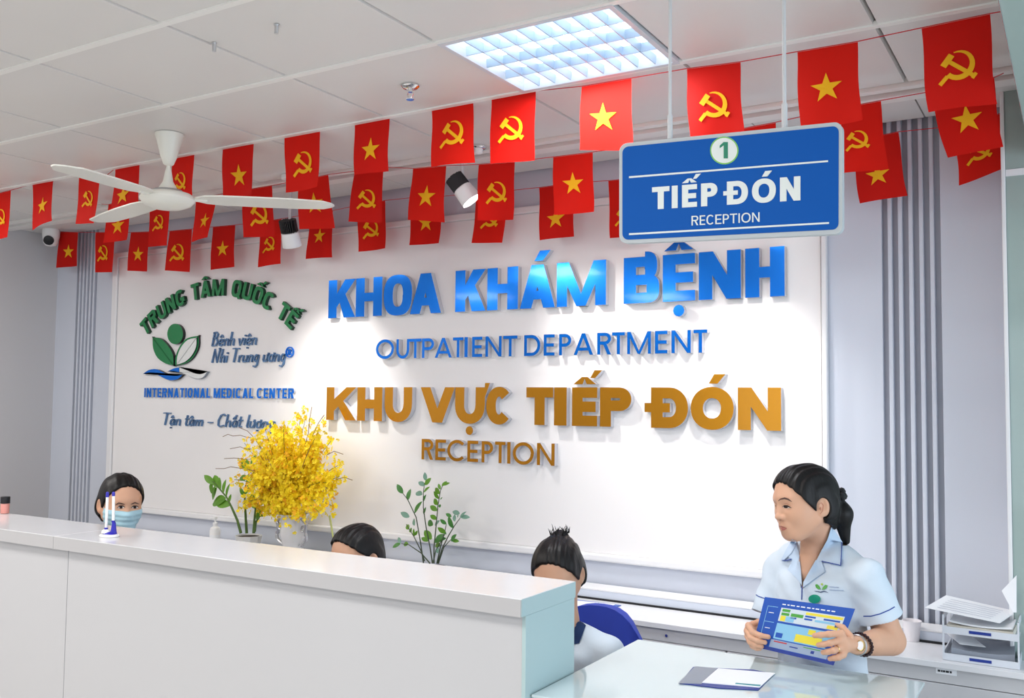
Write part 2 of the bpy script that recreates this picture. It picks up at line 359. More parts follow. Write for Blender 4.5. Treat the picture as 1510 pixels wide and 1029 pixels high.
def letter(ch, tf, x0, x1, z0, z1, t, d0, d1, mats, parent, p=2.0, th=None, ang=0, name='letter'):
    h = z1-z0; w = (x1-x0)/h; mb = MB(); c, s = math.cos(ang), math.sin(ang); cx, cz = (x0+x1)/2, (z0+z1)/2
    for kk, poly in enumerate(glyph(ch, w, t, th, p)):
        q = []
        for a, b in poly:
            X = x0+a*h-cx; Z = z0+b*h-cz; q.append((cx+X*c-Z*s, cz+X*s+Z*c))
        mb.prism(q, tf, d0+kk*.00003, d1+kk*.00006, 0, 1)
    o = mb.build(name, mats, None, recalc=False); return rel(o, parent)
tfw = lambda x, z, d: (x, FACE-d, z)
LF = .034
def wx(px, py=600): return PY(px, py, FACE-LF)[0]
def line(label, chars, t, z0, z1, mats, p=2.0, th=None, grp=None):
    o = thing('wall_lettering', label, 'lettering', (wx(chars[0][1]), FACE, z0), grp)
    for ch, a, b in chars: letter(ch, tfw, wx(a), wx(b), z0, z1, t, .0008, LF, mats, o, p, th)
    return o
def zz(*pts): return float(np.mean([PY(x, y, FACE-LF)[2] for x, y in pts]))
line('big blue mirror capital letters forming the top title on the white panel', list(zip('KHOAKHÁMBỆNH', (481, 521.5, 563, 602, 669, 716.4, 765, 819.7, 919, 977, 1030.6, 1099.5), (521, 560.4, 605, 648, 714, 762, 817, 892.6, 972, 1025, 1093, 1158))),
     .29, zz((480, 469), (1157, 437.5), (700, 458)), zz((480, 411), (1157, 365), (1000, 376)), [M_blue, M_acryl], 2.6, .22)
line('slim blue mirror letters of the English department name under the big blue title', list(zip('OUTPATIENTDEPARTMENT', (553, 583, 602, 621, 640, 666.5, 683.7, 695, 714.7, 741, 772, 801, 823.7, 845.4, 880, 902, 924.5, 965.6, 990, 1022.6), (579.5, 602, 620, 638.6, 665, 682, 688.5, 710, 738.6, 762, 796, 817, 841.7, 874, 900.6, 921, 959.5, 984, 1018.6, 1043))),
     .155, zz((554, 528), (1042, 521)), zz((554, 502), (1042, 485), (766, 494)), [M_blue, M_acryl], 2.0, .15)
line('big gold mirror capital letters in the middle of the white panel', list(zip('KHUVỰCTIẾPĐÓN', (481.3, 526.7, 567, 620, 671, 717, 776, 817, 843.5, 884.7, 960, 1018.6, 1088), (525, 563.5, 607.6, 670.5, 715, 755.3, 815.7, 835.6, 880.7, 931, 1014.6, 1082, 1151.8))),
     .31, zz((482, 621), (1152, 633), (830, 627)), zz((482, 571), (1152, 571)), [M_gold, M_acryl], 2.1, .27)
line('small gold mirror letters centred under the big gold line', list(zip('RECEPTION', (622.7, 643, 660.6, 690, 711, 730.7, 748.7, 757, 792.4), (640, 658.5, 689, 706, 728, 746, 753.5, 788, 818.4))),
     .165, zz((622, 678), (818, 686)), zz((622, 648), (818, 653)), [M_goldb, M_acryl], 2.0, .15)
# green arch
o = thing('wall_lettering', 'dark green capital letters bent in an arch above the leaf emblem', 'lettering', (-4.62, FACE, 2.2))
A0, A1, AP = PY(210, 478, FACE-.02), PY(436, 478, FACE-.02), PY(330, 423, FACE-.02)
mx, mz = (A0[0]+A1[0])/2, (A0[2]+A1[2])/2-.02; hc = (A1[0]-A0[0])/2; sg = AP[2]-mz; RA = (hc*hc+sg*sg)/(2*sg); azc = mz+sg-RA
amax = math.asin(hc/RA); txt = 'TRUNG TÂM QUỐC TẾ'; wid = {'M': 1.25, ' ': .55, 'T': .85, 'Â': 1.05, 'E': .8, 'Ế': .8}
tot = sum(wid.get(c, .95) for c in txt); acc = 0
for c in txt:
    wc = wid.get(c, .95); a = -amax+2*amax*(acc+wc/2)/tot; acc += wc
    if c == ' ': continue
    cxx, czz = mx+RA*math.sin(a), azc+RA*math.cos(a); hw = 2*amax*RA/tot*wc*.43; hh = .052
    letter(c, tfw, cxx-hw, cxx+hw, czz-hh, czz+hh, .24, .0008, .024, [M_green, mat('dark_green_edge', srgb(14, 62, 40), .4)], o, 2.8, .2, -a)
# small bold line
o = thing('wall_lettering', 'small bold blue letters in a straight row under the leaf emblem', 'lettering', (wx(208), FACE, 1.7))
z0, z1 = zz((208, 586), (431, 587)), zz((208, 572), (431, 572)); xa, xb = wx(208), wx(431)
txt = 'INTERNATIONAL MEDICAL CENTER'; wid = {'I': .42, ' ': .35, 'M': 1.2, 'L': .75, 'E': .8, 'T': .85}
tot = sum(wid.get(c, .98) for c in txt); acc = 0
for c in txt:
    wc = wid.get(c, .98); q0 = xa+(xb-xa)*(acc+.06)/tot; q1 = xa+(xb-xa)*(acc+wc-.1)/tot; acc += wc
    if c != ' ': letter(c, tfw, q0, q1, z0, z1, .27, .0008, .016, [M_blue, M_acryl], o, 2.6, .18)
# handwritten words
def arc(cx, cy, rx, ry, a0, a1, n=9): return [(cx+rx*math.cos(R(a0+(a1-a0)*i/n)), cy+ry*math.sin(R(a0+(a1-a0)*i/n))) for i in range(n+1)]
nn = [(.04, .3), (.12, .44), (.22, .5), (.32, .47), (.36, .36), (.35, .06), (.40, 0)]
SG = {'e': (.42, [[(.04, .24), (.2, .25), (.36, .32), (.34, .45), (.22, .5), (.1, .42), (.03, .22), (.1, .04), (.2, 0), (.38, .1)]]),
 'n': (.44, [[(.05, .5), (.03, 0)], nn]), 'h': (.44, [[(.09, 1), (.03, 0)], nn]),
 'v': (.4, [[(0, .5), (.15, 0), (.38, .52)]]), 'i': (.16, [[(.08, .5), (.05, 0)], arc(.09, .68, .03, .03, 0, 360, 6)]),
 't': (.3, [[(.14, .85), (.09, .12), (.16, 0), (.28, .06)], [(0, .54), (.3, .56)]]), 'r': (.3, [[(.05, .5), (.03, 0)], [(.04, .3), (.15, .46), (.28, .48)]]),
 'u': (.44, [[(.05, .5), (.03, .14), (.12, 0), (.26, .04), (.36, .2)], [(.38, .5), (.36, 0)]]),
 'g': (.44, [[(.37, .48), (.2, .52), (.05, .35), (.05, .12), (.18, .02), (.34, .16), (.38, .48), (.34, -.2), (.2, -.36), (.02, -.28)]]),
 'o': (.42, [arc(.2, .25, .17, .25, 0, 360, 12)]), 'a': (.44, [[(.37, .46), (.22, .52), (.06, .36), (.04, .14), (.16, 0), (.33, .2), (.38, .5)], [(.38, .5), (.36, 0)]]),
 'm': (.68, [[(.05, .5), (.03, 0)], [(.04, .3), (.15, .48), (.28, .48), (.31, .34), (.30, 0)], [(.31, .3), (.42, .48), (.56, .48), (.6, .34), (.58, 0)]]),
 'B': (.55, [[(.08, 1), (.03, 0)], [(0, .96), (.25, 1.02), (.42, .88), (.36, .64), (.08, .54)], [(.08, .54), (.38, .52), (.48, .3), (.38, .05), (.03, 0)]]),
 'N': (.68, [[(0, 0), (.09, .98), (.45, .02), (.58, 1)]]), 'T': (.6, [[(0, .98), (.3, 1), (.62, .98)], [(.32, 1), (.25, 0)]]),
 'C': (.6, [[(.56, .86), (.42, 1), (.2, .9), (.05, .5), (.08, .12), (.25, 0), (.52, .12)]]), 'l': (.16, [[(.12, 1), (.04, .1), (.12, 0)]]),
 '-': (.45, [[(.03, .32), (.4, .32)]])}
def script_word(word, x, z, h, tk, parent, shear=.18, d1=.014, m=None):
    """word: list of (base char, marks)"""
    for ch, mk in word:
        if ch == ' ': x += .3*h; continue
        w, st = SG[ch]; st = [list(s) for s in st]
        if '^' in mk: st.append([(.08, .62), (.22, .78), (.36, .62)])
        if "'" in mk: st.append([(.28, .76), (.42, .94)])
        if '.' in mk: st.append(arc(.2, -.2, .03, .03, 0, 360, 6))
        if '+' in mk: st.append([(.38, .46), (.46, .52), (.48, .64)])
        mb = MB()
        for s in st:
            q = [np.array((x+(a+shear*b)*h, z+b*h)) for a, b in s]; n = len(q); L = []; Rr = []
            for i in range(n):
                tdir = q[min(i+1, n-1)]-q[max(i-1, 0)]; tdir /= (np.linalg.norm(tdir)+1e-9); nm = np.array((-tdir[1], tdir[0]))*tk/2
                L.append(q[i]+nm); Rr.append(q[i]-nm)
            for i in range(n-1): mb.prism([tuple(L[i]), tuple(L[i+1]), tuple(Rr[i+1]), tuple(Rr[i])], tfw, .0008, d1, 0, 0)
        rel(mb.build('letter', m or M_slate), parent); x += (w+.07)*h
    return x
def sw(label, segs, px0, px1, pyb, h, tk):
    x0, x1, z = wx(px0), wx(px1), zz((px0, pyb)); word = []
    i = 0
    for s in segs: word.append((s[0], s[1:]))
    nat = sum((.3 if c == ' ' else SG[c][0]+.07) for c, m in word)*h
    o = thing('wall_lettering', label, 'lettering', (x0, FACE, z)); k = (x1-x0)/nat
    # stretch by widening each glyph through the height ratio
    hh = h
    old = {c: SG[c] for c, m in word if c != ' '}
    for c in old: SG[c] = ((old[c][0]+.07)*k-.07*1.0, [[(a*k, b) for a, b in s] for s in old[c][1]])
    x = x0
    for c, m in word:
        if c == ' ': x += .3*h*k; continue
        x = script_word([(c, m)], x, z, hh, tk, o)
    for c in old: SG[c] = old[c]
    return o
sw('handwritten style slate letters, upper line beside the leaf emblem', ['B', 'e^.', 'n', 'h', ' ', 'v', 'i', 'e^.', 'n'], 305, 372, 510, .085, .0075)
o = sw('handwritten style slate letters, lower line beside the leaf emblem', ['N', 'h', 'i', ' ', 'T', 'r', 'u', 'n', 'g', ' ', 'u+', 'o+', 'n', 'g'], 306, 415, 534.5, .085, .008)
rc0 = PY(426.5, 519, FACE-.01); mb = MB()
for q in ringq(rc0[0], rc0[2], .032, .032, .006, .006, 0, 360, 20): mb.prism(q, tfw, .0008, .01)
rel(mb.build('circle_mark', M_blue), o)
letter('R', tfw, rc0[0]-.013, rc0[0]+.013, rc0[2]-.017, rc0[2]+.017, .2, .0008, .01, [M_blue, M_blue], o)
sw('handwritten style slate motto letters lowest on the left of the panel', ['T', 'a^.', 'n', ' ', 't', 'a^', 'm', ' ', '-', ' ', 'C', 'h', "a^'", 't', ' ', 'l', 'u+', 'o+.', 'n', 'g'], 235, 402, 626.5, .078, .007)
# leaf emblem
lg = thing('wall_emblem', 'emblem of two leaves, a green ball and blue open hands', 'emblem', tuple(PY(258, 552, FACE)))
def lpoly(name, pts, m, d1=.022, ms=None):
    q = []; pts = [(190+a/3.958, 390+b/3.958) for a, b in pts]; n = len(pts)
    for i in range(n):   # Catmull-Rom smoothing
        p0, p1, p2, p3 = [np.array(pts[(i+k) % n]) for k in (-1, 0, 1, 2)]
        for t in (0, .33, .66):
            c = .5*((2*p1)+(-p0+p2)*t+(2*p0-5*p1+4*p2-p3)*t*t+(-p0+3*p1-3*p2+p3)*t**3); w = PY(c[0], c[1], FACE-d1); q.append((w[0], w[2]))
    mb = MB(); mb.prism(q, tfw, .0008, d1, 0, 1); return rel(mb.build(name, [m, ms or M_black]), lg)
lpoly('emblem_ball', [(270+46*math.cos(R(a)), 405+60*math.sin(R(a))) for a in range(0, 360, 30)], M_green)
lpoly('emblem_leaf', [(138, 425), (138, 425), (185, 432), (232, 478), (258, 530), (260, 588), (260, 588), (215, 578), (168, 545), (142, 490)], M_green)
lpoly('emblem_leaf', [(406, 416), (406, 416), (405, 480), (376, 540), (330, 577), (270, 590), (270, 590), (272, 540), (296, 478), (340, 430)], M_green, .016)
lpoly('emblem_leaf_glare', [(394, 428), (394, 428), (392, 480), (366, 532), (326, 568), (280, 584), (280, 584), (282, 540), (303, 485), (343, 440)], M_paleglare, .0225)  # pale overlay paints a reflection onto the green leaf
lpoly('emblem_hand', [(85, 636), (85, 636), (120, 614), (165, 612), (220, 638), (270, 650), (312, 643), (312, 643), (285, 668), (240, 675), (190, 655), (150, 633), (115, 630)], M_blue)
lpoly('emblem_hand', [(228, 622), (228, 622), (262, 606), (293, 600), (293, 600), (293, 628), (293, 628), (262, 621)], M_blue)
lpoly('emblem_hand', [(295, 600), (295, 600), (330, 605), (370, 630), (415, 640), (455, 627), (455, 627), (432, 658), (395, 665), (345, 648), (310, 630), (295, 628), (295, 628)], M_paleglare, ms=M_paperg)

# ================================================================== FLAGS
def star_poly(r=1.0):
    return [((r if k % 2 == 0 else r*.385)*math.sin(math.pi*k/5), (r if k % 2 == 0 else r*.385)*math.cos(math.pi*k/5)) for k in range(10)]
def sickle_polys():
    out = []; pr = None
    for i in range(19):
        f = i/18; a = R(108-f*250); th = .04+.24*math.sin(min(1, f*1.5)*math.pi/2)*(1-.3*max(0, f-.55)); rr = .80
        q = ((rr+.02)*math.cos(a)+.05, (rr+.02)*math.sin(a)+.02), ((rr-th)*math.cos(a)+.05, (rr-th)*math.sin(a)+.02)
        if pr: out.append([pr[0], q[0], q[1], pr[1]])
        pr = q
    out.append([(-.60, -.42), (-.46, -.60), (-.86, -1.0), (-1.02, -.84)])
    d = np.array((.78, -.62)); n = np.array((.62, .78)); c = np.array((-.50, .36))
    def rc_(c0, l0, l1, h): a = c0+d*l0; b = c0+d*l1; return [tuple(a-n*h), tuple(b-n*h), tuple(b+n*h), tuple(a+n*h)]
    out.append(rc_(c, 0, 1.62, .11)); out.append(rc_(c, -.2, .16, .36)); out.append(rc_(np.array((.76, -.62)), -.02, .16, .17))
    return out
SICK = sickle_polys(); STAR = star_poly()
M_flags = [mat('red_flag_paper_a', srgb(226, 28, 14), .6, noise=.06, nscale=5, translucent=.38, spec=.25), mat('red_flag_paper_b', srgb(218, 24, 14), .6, noise=.06, nscale=5, translucent=.38, spec=.25)]
def flag(TL, TR, BR, BL, kind, c, Y, label, grp, seed):
    r = random.Random(seed); q = [PY(*p, Y) for p in (TL, TR, BR, BL)]
    top = (q[0]+q[1])/2; ph = r.uniform(0, 6); amp = r.uniform(.005, .010); sk = r.uniform(-.012, .012)
    W = np.linalg.norm(q[1]-q[0]); Hh = np.linalg.norm(q[3]-q[0])
    def S(u, v, off=0):
        p = (q[0]*(1-u)+q[1]*u)*(1-v)+(q[3]*(1-u)+q[2]*u)*v
        p = p+np.array((.006*math.sin(v*5+ph)*v, amp*math.sin(u*4.2+ph+v*1.5)*(v**.5)+sk*v*v-off, 0))
        return p
    o = thing('paper_flag', label, 'flag', tuple(top), grp)
    nu, nv = 8, 12; vs = [S(i/nu, j/nv) for j in range(nv+1) for i in range(nu+1)]
    fs = [(j*(nu+1)+i, (j+1)*(nu+1)+i, (j+1)*(nu+1)+i+1, j*(nu+1)+i+1) for j in range(nv) for i in range(nu)]
    sh = MB().add(vs, fs).build('sheet', M_flags[seed % 2], None, smooth=True, recalc=False); rel(sh, o)
    cp = PY(*c, Y)
    # centre in u,v
    v0 = (q[0][2]+q[1][2]-2*cp[2])/(q[0][2]+q[1][2]-q[3][2]-q[2][2]); L = q[0]*(1-v0)+q[3]*v0; Rr = q[1]*(1-v0)+q[2]*v0; u0 = (cp[0]-L[0])/(Rr[0]-L[0])
    rad = .27*W if kind == 's' else .29*W; mb = MB()
    polys = [STAR] if kind == 's' else SICK
    if kind == 's':
        pc = S(u0, v0, .0032); pv = [pc]+[S(u0+a*rad/W, v0-b*rad/Hh, .0032) for a, b in STAR]
        mb.add(pv, [(0, i+1, (i+1) % 10+1) for i in range(10)])
    else:
        for k, p in enumerate(polys): mb.add([S(u0+a*rad/W, v0-b*rad/Hh, .0032+.0001*k) for a, b in p], [(0, 1, 2, 3)])
    e = mb.build('star' if kind == 's' else 'hammer_and_sickle', M_yel, None, recalc=False); rel(e, o)
    return q
S1 = [((-12, 288), (16, 281), (14, 350), (-9, 353), 'h', (0, 320)), ((48, 272), (79, 265), (75, 325), (45, 339), 's', (64, 304)), ((117, 259), (147, 267), (144, 330), (113, 330), 'h', (130, 293)),
 ((170, 249), (206, 241), (204, 305), (163, 318), 's', (184, 288)), ((253, 227), (287, 224), (283, 288), (252, 286), 'h', (268, 267)), ((329, 216), (374, 208), (368, 287), (328, 290), 's', (351, 259)),
 ((420, 198), (472, 188), (470, 276), (422, 284), 'h', (446, 240)), ((523, 178), (575, 169), (570, 252), (521, 258), 's', (548, 221)), ((636, 158), (698, 146), (701, 240), (637, 247), 'h', (670, 197)),
 ((725, 142), (790, 135), (787, 237), (724, 243), 'h', (756, 190)), ((858, 128), (931, 116), (931, 221), (854, 222), 's', (890, 174)), ((1013, 102), (1092, 92), (1093, 192), (1015, 202), 'h', (1053, 155)),
 ((1176, 77), (1265, 62), (1268, 176), (1179, 195), 's', (1220, 130)), ((1359, 42), (1460, 21), (1469, 152), (1368, 165), 'h', (1414, 98))]
S2 = [((160, 302), (193, 294), (188, 354), (155, 359), 's', (175, 333)), ((221, 298), (251, 296), (248, 362), (218, 364), 'h', (234, 328)), ((289, 291), (321, 288), (308, 350), (283, 357), 's', (303, 326)),
 ((358, 281), (401, 274), (402, 348), (358, 350), 'h', (382, 316)), ((440, 267), (484, 258), (490, 336), (440, 338), 's', (464, 300)), ((523, 253), (565, 247), (560, 328), (513, 327), 'h', (541, 293)),
 ((609, 249), (658, 245), (651, 327), (599, 324), 's', (630, 290)), ((706, 243), (759, 239), (756, 324), (703, 325), 'h', (732, 283)), ((816, 232), (874, 225), (874, 312), (816, 317), 's', (845, 271)),
 ((1080, 193), (1144, 181), (1146, 272), (1082, 280), 'h', (1112, 235)), ((1240, 160), (1299, 149), (1308, 250), (1243, 257), 'h', (1266, 207)), ((1372, 136), (1466, 115), (1477, 217), (1396, 234), 's', (1428, 177))]
S3 = [((89, 342), (115, 343), (110, 392), (82, 395), 's', (101, 371)), ((141, 343), (170, 343), (165, 401), (138, 401), 'h', (151, 373)), ((193, 343), (221, 342), (213, 400), (186, 399), 's', (204, 375)),
 ((250, 341), (283, 338), (278, 401), (244, 399), 'h', (263, 372)), ((314, 335), (347, 332), (342, 393), (309, 398), 's', (329, 367)), ((383, 328), (415, 323), (416, 389), (381, 394), 'h', (398, 360)),
 ((458, 316), (491, 311), (489, 379), (448, 381), 's', (471, 348)), ((528, 303), (568, 296), (568, 366), (528, 371), 'h', (546, 337)), ((607, 292), (653, 290), (648, 359), (605, 362), 's', (628, 328)),
 ((703, 285), (748, 282), (743, 358), (696, 358), 'h', (722, 322)), ((795, 277), (847, 270), (846, 349), (797, 355), 's', (822, 323)), ((897, 267), (945, 262), (948, 348), (898, 350), 'h', (921, 318)),
 ((1258, 208), (1325, 195), (1337, 288), (1267, 300), 's', (1296, 258)), ((1404, 187), (1475, 168), (1481, 250), (1416, 274), 'h', (1442, 222))]
ORD = ['leftmost', 'second', 'third', 'fourth', 'fifth', 'sixth', 'seventh', 'eighth', 'ninth', 'tenth', 'eleventh', 'twelfth', 'thirteenth', 'fourteenth']
for S, Y, nm, ends in ((S1, 3.02, 'front', ((-60, 298), (1478, 17))), (S2, 3.5, 'middle', ((150, 301), (1480, 108))), (S3, 3.96, 'rear', ((72, 341), (1481, 160)))):
    pts = [PY(*ends[0], Y)]
    for i, (a, b, c_, d, k, cc) in enumerate(S):
        o_ = ('leftmost' if i == 0 else 'rightmost' if i == len(S)-1 else ORD[i]+' from left')
        lab = 'red paper flag with yellow %s, %s on the %s string' % ('star' if k == 's' else 'hammer and sickle', o_, nm)
        q = flag(a, b, c_, d, k, cc, Y, lab, 'paper flags on the %s string' % nm, i+{'front': 0, 'middle': 30, 'rear': 61}[nm])
        pts += [q[0]+np.array((0, 0, .002)), q[1]+np.array((0, 0, .002))]
    pts.append(PY(*ends[1], Y))
    tag(MB().tube(pts, .0018, 5).build('bunting_string', M_string), 'thin red string carrying the %s row of paper flags' % nm, 'string')

# ================================================================== CEILING FITTINGS
# recessed louvred light
tx0, tx1, ty0, ty1 = -1.785, -1.15, 2.45, 3.005
t = thing('louvre_light', 'square recessed ceiling light with a bright aluminium louvre grid', 'ceiling light', ((tx0+tx1)/2, (ty0+ty1)/2, ZC))
mb = MB(); fw = .022
for a, b in (((tx0+.004, ty0+.004), (tx1-.004, ty0+fw)), ((tx0+.004, ty1-fw), (tx1-.004, ty1-.004)), ((tx0+.004, ty0+fw), (tx0+fw, ty1-fw)), ((tx1-fw, ty0+fw), (tx1-.004, ty1-fw))):
    mb.bb((a[0], a[1], ZC-.006), (b[0], b[1], ZC+.02))
for a, b in (((tx0+.018, ty0+.018), (tx1-.018, ty0+.022)), ((tx0+.018, ty1-.022), (tx1-.018, ty1-.018)), ((tx0+.018, ty0+.022), (tx0+.022, ty1-.022)), ((tx1-.022, ty0+.022), (tx1-.018, ty1-.022))):
    mb.bb((a[0], a[1], ZC+.0205), (b[0], b[1], ZC+.072))
rel(mb.build('frame', mat('lamp_frame_white', srgb(214, 218, 224), .35), None), t)
mb = MB().bb((tx0+fw, ty0+fw, ZC+.062), (tx1-fw, ty1-fw, ZC+.07)); rel(mb.build('reflector', mat('lamp_reflector_glow', (.72, .86, 1), .5, emit=.5)), t)
for k in range(3):
    y = ty0+(ty1-ty0)*(k+.5)/3; rel(MB().tube([(tx0+.03, y, ZC+.048), (tx1-.03, y, ZC+.048)], .010, 10).build('light_tube', M_lamp, None, smooth=True), t)
def blade(a, b, name):
    a = np.array(a); b = np.array(b); dv = (b-a)/np.linalg.norm(b-a); n = np.array((-dv[1], dv[0], 0))
    vs = []
    for p in (a, b): vs += [p+n*.004+(0, 0, .030), p-n*.004+(0, 0, .030), p-n*.002, p+n*.002]
    rel(MB().add(vs, [(0, 1, 2, 3), (7, 6, 5, 4), (0, 4, 5, 1), (1, 5, 6, 2), (2, 6, 7, 3), (3, 7, 4, 0)]).build(name, M_louver), t)
for k in range(1, 4): y = ty0+fw+(ty1-ty0-2*fw)*k/4; blade((tx0+fw, y, ZC+.002), (tx1-fw, y, ZC+.002), 'louvre_blade')
for k in range(1, 9): x = tx0+fw+(tx1-tx0-2*fw)*k/9; blade((x, ty0+fw, ZC+.002), (x, ty1-fw, ZC+.002), 'louvre_blade')
area('ceiling_lamp', ((tx0+tx1)/2, (ty0+ty1)/2, ZC-.012), (0, 0, 0), .5, .45, 14, (.97, .98, 1)).data.shape = 'RECTANGLE'
# sprinkler
c = PZ(605, 126, ZC); t = thing('sprinkler', 'small chrome fire sprinkler head on the white ceiling', 'sprinkler', tuple(c))
rel(MB().lathe([(.033, 0), (.034, -.004), (.026, -.012), (.012, -.016)], c, 20).build('flange', M_chrome, None, smooth=True), t)
mb = MB().tube([c+(0, 0, -.012), c+(0, 0, -.026)], .009, 10); 
for s in (-1, 1): mb.tube([c+(s*.009, 0, -.018), c+(s*.013, 0, -.034), c+(s*.004, 0, -.05)], .0028, 6)
rel(mb.build('yoke', M_chrome, None, smooth=True), t)
rel(MB().lathe([(.003, -.049), (.016, -.052), (.015, -.054)], c, 12).build('deflector', M_chrome, None), t)
c = PZ(706, 216, ZC); t = thing('sprinkler', 'flat round chrome sprinkler cap farther back near the spotlight', 'sprinkler', tuple(c))
rel(MB().lathe([(.036, 0), (.036, -.006), (.028, -.012)], c, 20).build('flange', M_chrome, None, smooth=True), t)
rel(MB().lathe([(.02, -.012), (.018, -.03), (.01, -.036)], c, 12).build('cap', M_white, None, smooth=True), t)
for (px, py), lb in (((316, 63), 'left short metal pin sticking out of the ceiling'), ((408, 36), 'right short metal pin sticking out of the ceiling')):
    c = PZ(px, py, ZC); tag(MB().tube([c+(0, 0, .001), c+(0, 0, -.03)], .0065, 8).lathe([(.009, 0), (.009, -.004)], c, 8).build('ceiling_pin', M_alu), lb, 'pin')
# dome camera
c = PZ(78, 337, ZC); c = np.array((-6.17, 3.93, ZC)); cc = PY(75, 352, 3.9)
t = thing('security_camera', 'white dome security camera with black lens in the far left ceiling corner', 'camera', (cc[0], 3.9, ZC))
zc_ = cc[2]
rel(MB().lathe([(.054, ZC-zc_), (.056, ZC-zc_-.01), (.056, .02), (.053, 0), (.05, -.006)], (cc[0], 3.9, zc_), 24).build('housing', M_white, None, smooth=True), t)
rel(MB().lathe([(.05, -.006), (.047, -.03), (.034, -.048), (.0001, -.056)], (cc[0], 3.9, zc_), 24).build('dome', M_white, None, smooth=True), t)
rel(MB().lathe([(.034, .0), (.033, .012), (.02, .02), (.0001, .022)], (0, 0, 0), 20).build('lens', M_black, None, smooth=True), t)
L = bpy.data.objects['lens']; L.matrix_parent_inverse = Matrix(); L.rotation_euler = (R(125), 0, R(48)); L.location = (cc[0]-t.location.x+.030, -.034, zc_-ZC-.016)
# ceiling fan
fc = PZ(250, 198, ZC); fz = PY(247, 296, fc[1])[2]
t = thing('ceiling_fan', 'cream three-bladed ceiling fan with dish-shaped motor hub', 'ceiling fan', tuple(fc))
rel(MB().lathe([(.062, 0), (.062, -.006), (.054, -.03), (.036, -.10), (.022, -.135), (.012, -.142)], fc, 28).build('canopy', M_fan, None, smooth=True), t)
dz = fz-fc[2]
rel(MB().tube([fc+(0, 0, -.13), fc+(0, 0, dz+.09)], .009, 12).lathe([(.009, dz+.15), (.014, dz+.13), (.022, dz+.085), (.04, dz+.055), (.05, dz+.045)], fc, 24).build('down_rod', M_fan, None, smooth=True), t)
rel(MB().lathe([(.04, dz+.05), (.062, dz+.047), (.068, dz+.038)], fc, 24).build('collar', M_alu, None, smooth=True), t)
rel(MB().lathe([(.06, dz+.04), (.10, dz+.030), (.117, dz+.012), (.118, dz+.004), (.10, dz-.018), (.06, dz-.034), (.0001, dz-.040)], fc, 40).build('motor_housing', M_fan, None, smooth=True), t)
def blade3(tip_px, Lb=None):
    tp = PZ(*tip_px, fz+.012); d = tp-np.array((fc[0], fc[1], fz+.012)); ln = np.linalg.norm(d[:2]); a = math.atan2(d[1], d[0]); print('blade', ln, math.degrees(a))
    return a, ln
angs = [blade3(p) for p in ((493, 303), (80, 243), (142, 328))]
a0 = angs[0][0]; LB = .64
for k, (a, ln) in enumerate(angs):
    ln = min(max(ln, .5), .8)
    prof = [(.12, .026), (.16, .060), (.22, .074), (.4, .080), (.55, .078), (ln-.05, .062), (ln-.015, .034), (ln, .004)]
    vs = []
    for r, w in prof:
        for s in (-1, 1):
            for dz2 in (-.003, .003):
                x, y, z = r, s*w, dz2-s*w*.06; vs.append((fc[0]+x*math.cos(a)-y*math.sin(a), fc[1]+x*math.sin(a)+y*math.cos(a), fz+.012+z))
    fs = []
    for i in range(len(prof)-1):
        b = i*4; n = b+4; fs += [(b, n, n+2, b+2), (b+3, n+3, n+1, b+1), (b+1, n+1, n, b), (b+2, n+2, n+3, b+3)]
    fs += [(0, 2, 3, 1), (len(vs)-4, len(vs)-3, len(vs)-1, len(vs)-2)]
    bl = rel(MB().add(vs, fs).build('blade', M_fan, None, bevel=0), t)
    br = MB().tube([(fc[0]+.09*math.cos(a), fc[1]+.09*math.sin(a), fz+.012), (fc[0]+.17*math.cos(a), fc[1]+.17*math.sin(a), fz+.009)], .010, 8); rel(br.build('blade_bracket', M_fan, None, smooth=True), t)
# track spotlights
def spotlight(cpx, Y, tgt, label, power, flip=1, base=True):
    c = PY(*cpx, Y); d = Vector(np.array(tgt)-c).normalized(); t = thing('track_spotlight', label, 'spotlight', (c[0]-.0, c[1], ZC))
    rel(MB().lathe([(.05, 0), (.05, -.02), (.012, -.026)], (c[0], c[1], ZC), 20).build('ceiling_base', M_white, None, smooth=True), t)
    rel(MB().tube([(c[0], c[1]-.0, ZC-.02), (c[0], c[1]-.0, c[2]+.0)], .009, 10).build('stem', M_steel, None, smooth=True), t)
    q = d.to_track_quat('Z', 'Y')
    def put(o):
        o.parent = t; o.matrix_parent_inverse = Matrix(); o.rotation_mode = 'QUATERNION'; o.rotation_quaternion = q; o.location = (0, 0, c[2]-ZC); return o
    put(MB().lathe([(.040, .0), (.045, .004), (.050, .075), (.048, .078), (.046, .072), (.0001, .070)], n=28).build('lamp_shade', M_white, None, smooth=True))
    mb = MB().lathe([(.0001, -.062), (.030, -.062), (.030, .0)], n=16)
    for k in range(-5, 6): x = k*.0085; hw = math.sqrt(max(.044**2-x*x, .0001)); mb.bb((x-.002, -hw, -.064), (x+.002, hw, 0))
    put(mb.build('heat_sink', M_black, None))
    put(MB().lathe([(.0001, .0735), (.040, .0735), (.040, .072)], n=24).build('lens', M_spotlens, None))
    spot(tuple(c+np.array(d)*.082), tgt, power, 84, 1.0, .04); return t
spotlight((681, 277), 3.56, (-1.9, 3.80, 1.9), 'lit white spotlight with black fins hanging beside a backlit flag', 52)
spotlight((427, 342), 3.56, (-3.62, 3.95, 1.7), 'white spotlight with black fins half hidden behind the fan blade', 48)
spotlight((1052, 270), 3.56, (-1.25, 3.9, 1.7), 'unseen white spotlight added behind the blue hanging sign to light the right wall', 34)  # extra lamp hidden behind the sign to brighten the panel's right part

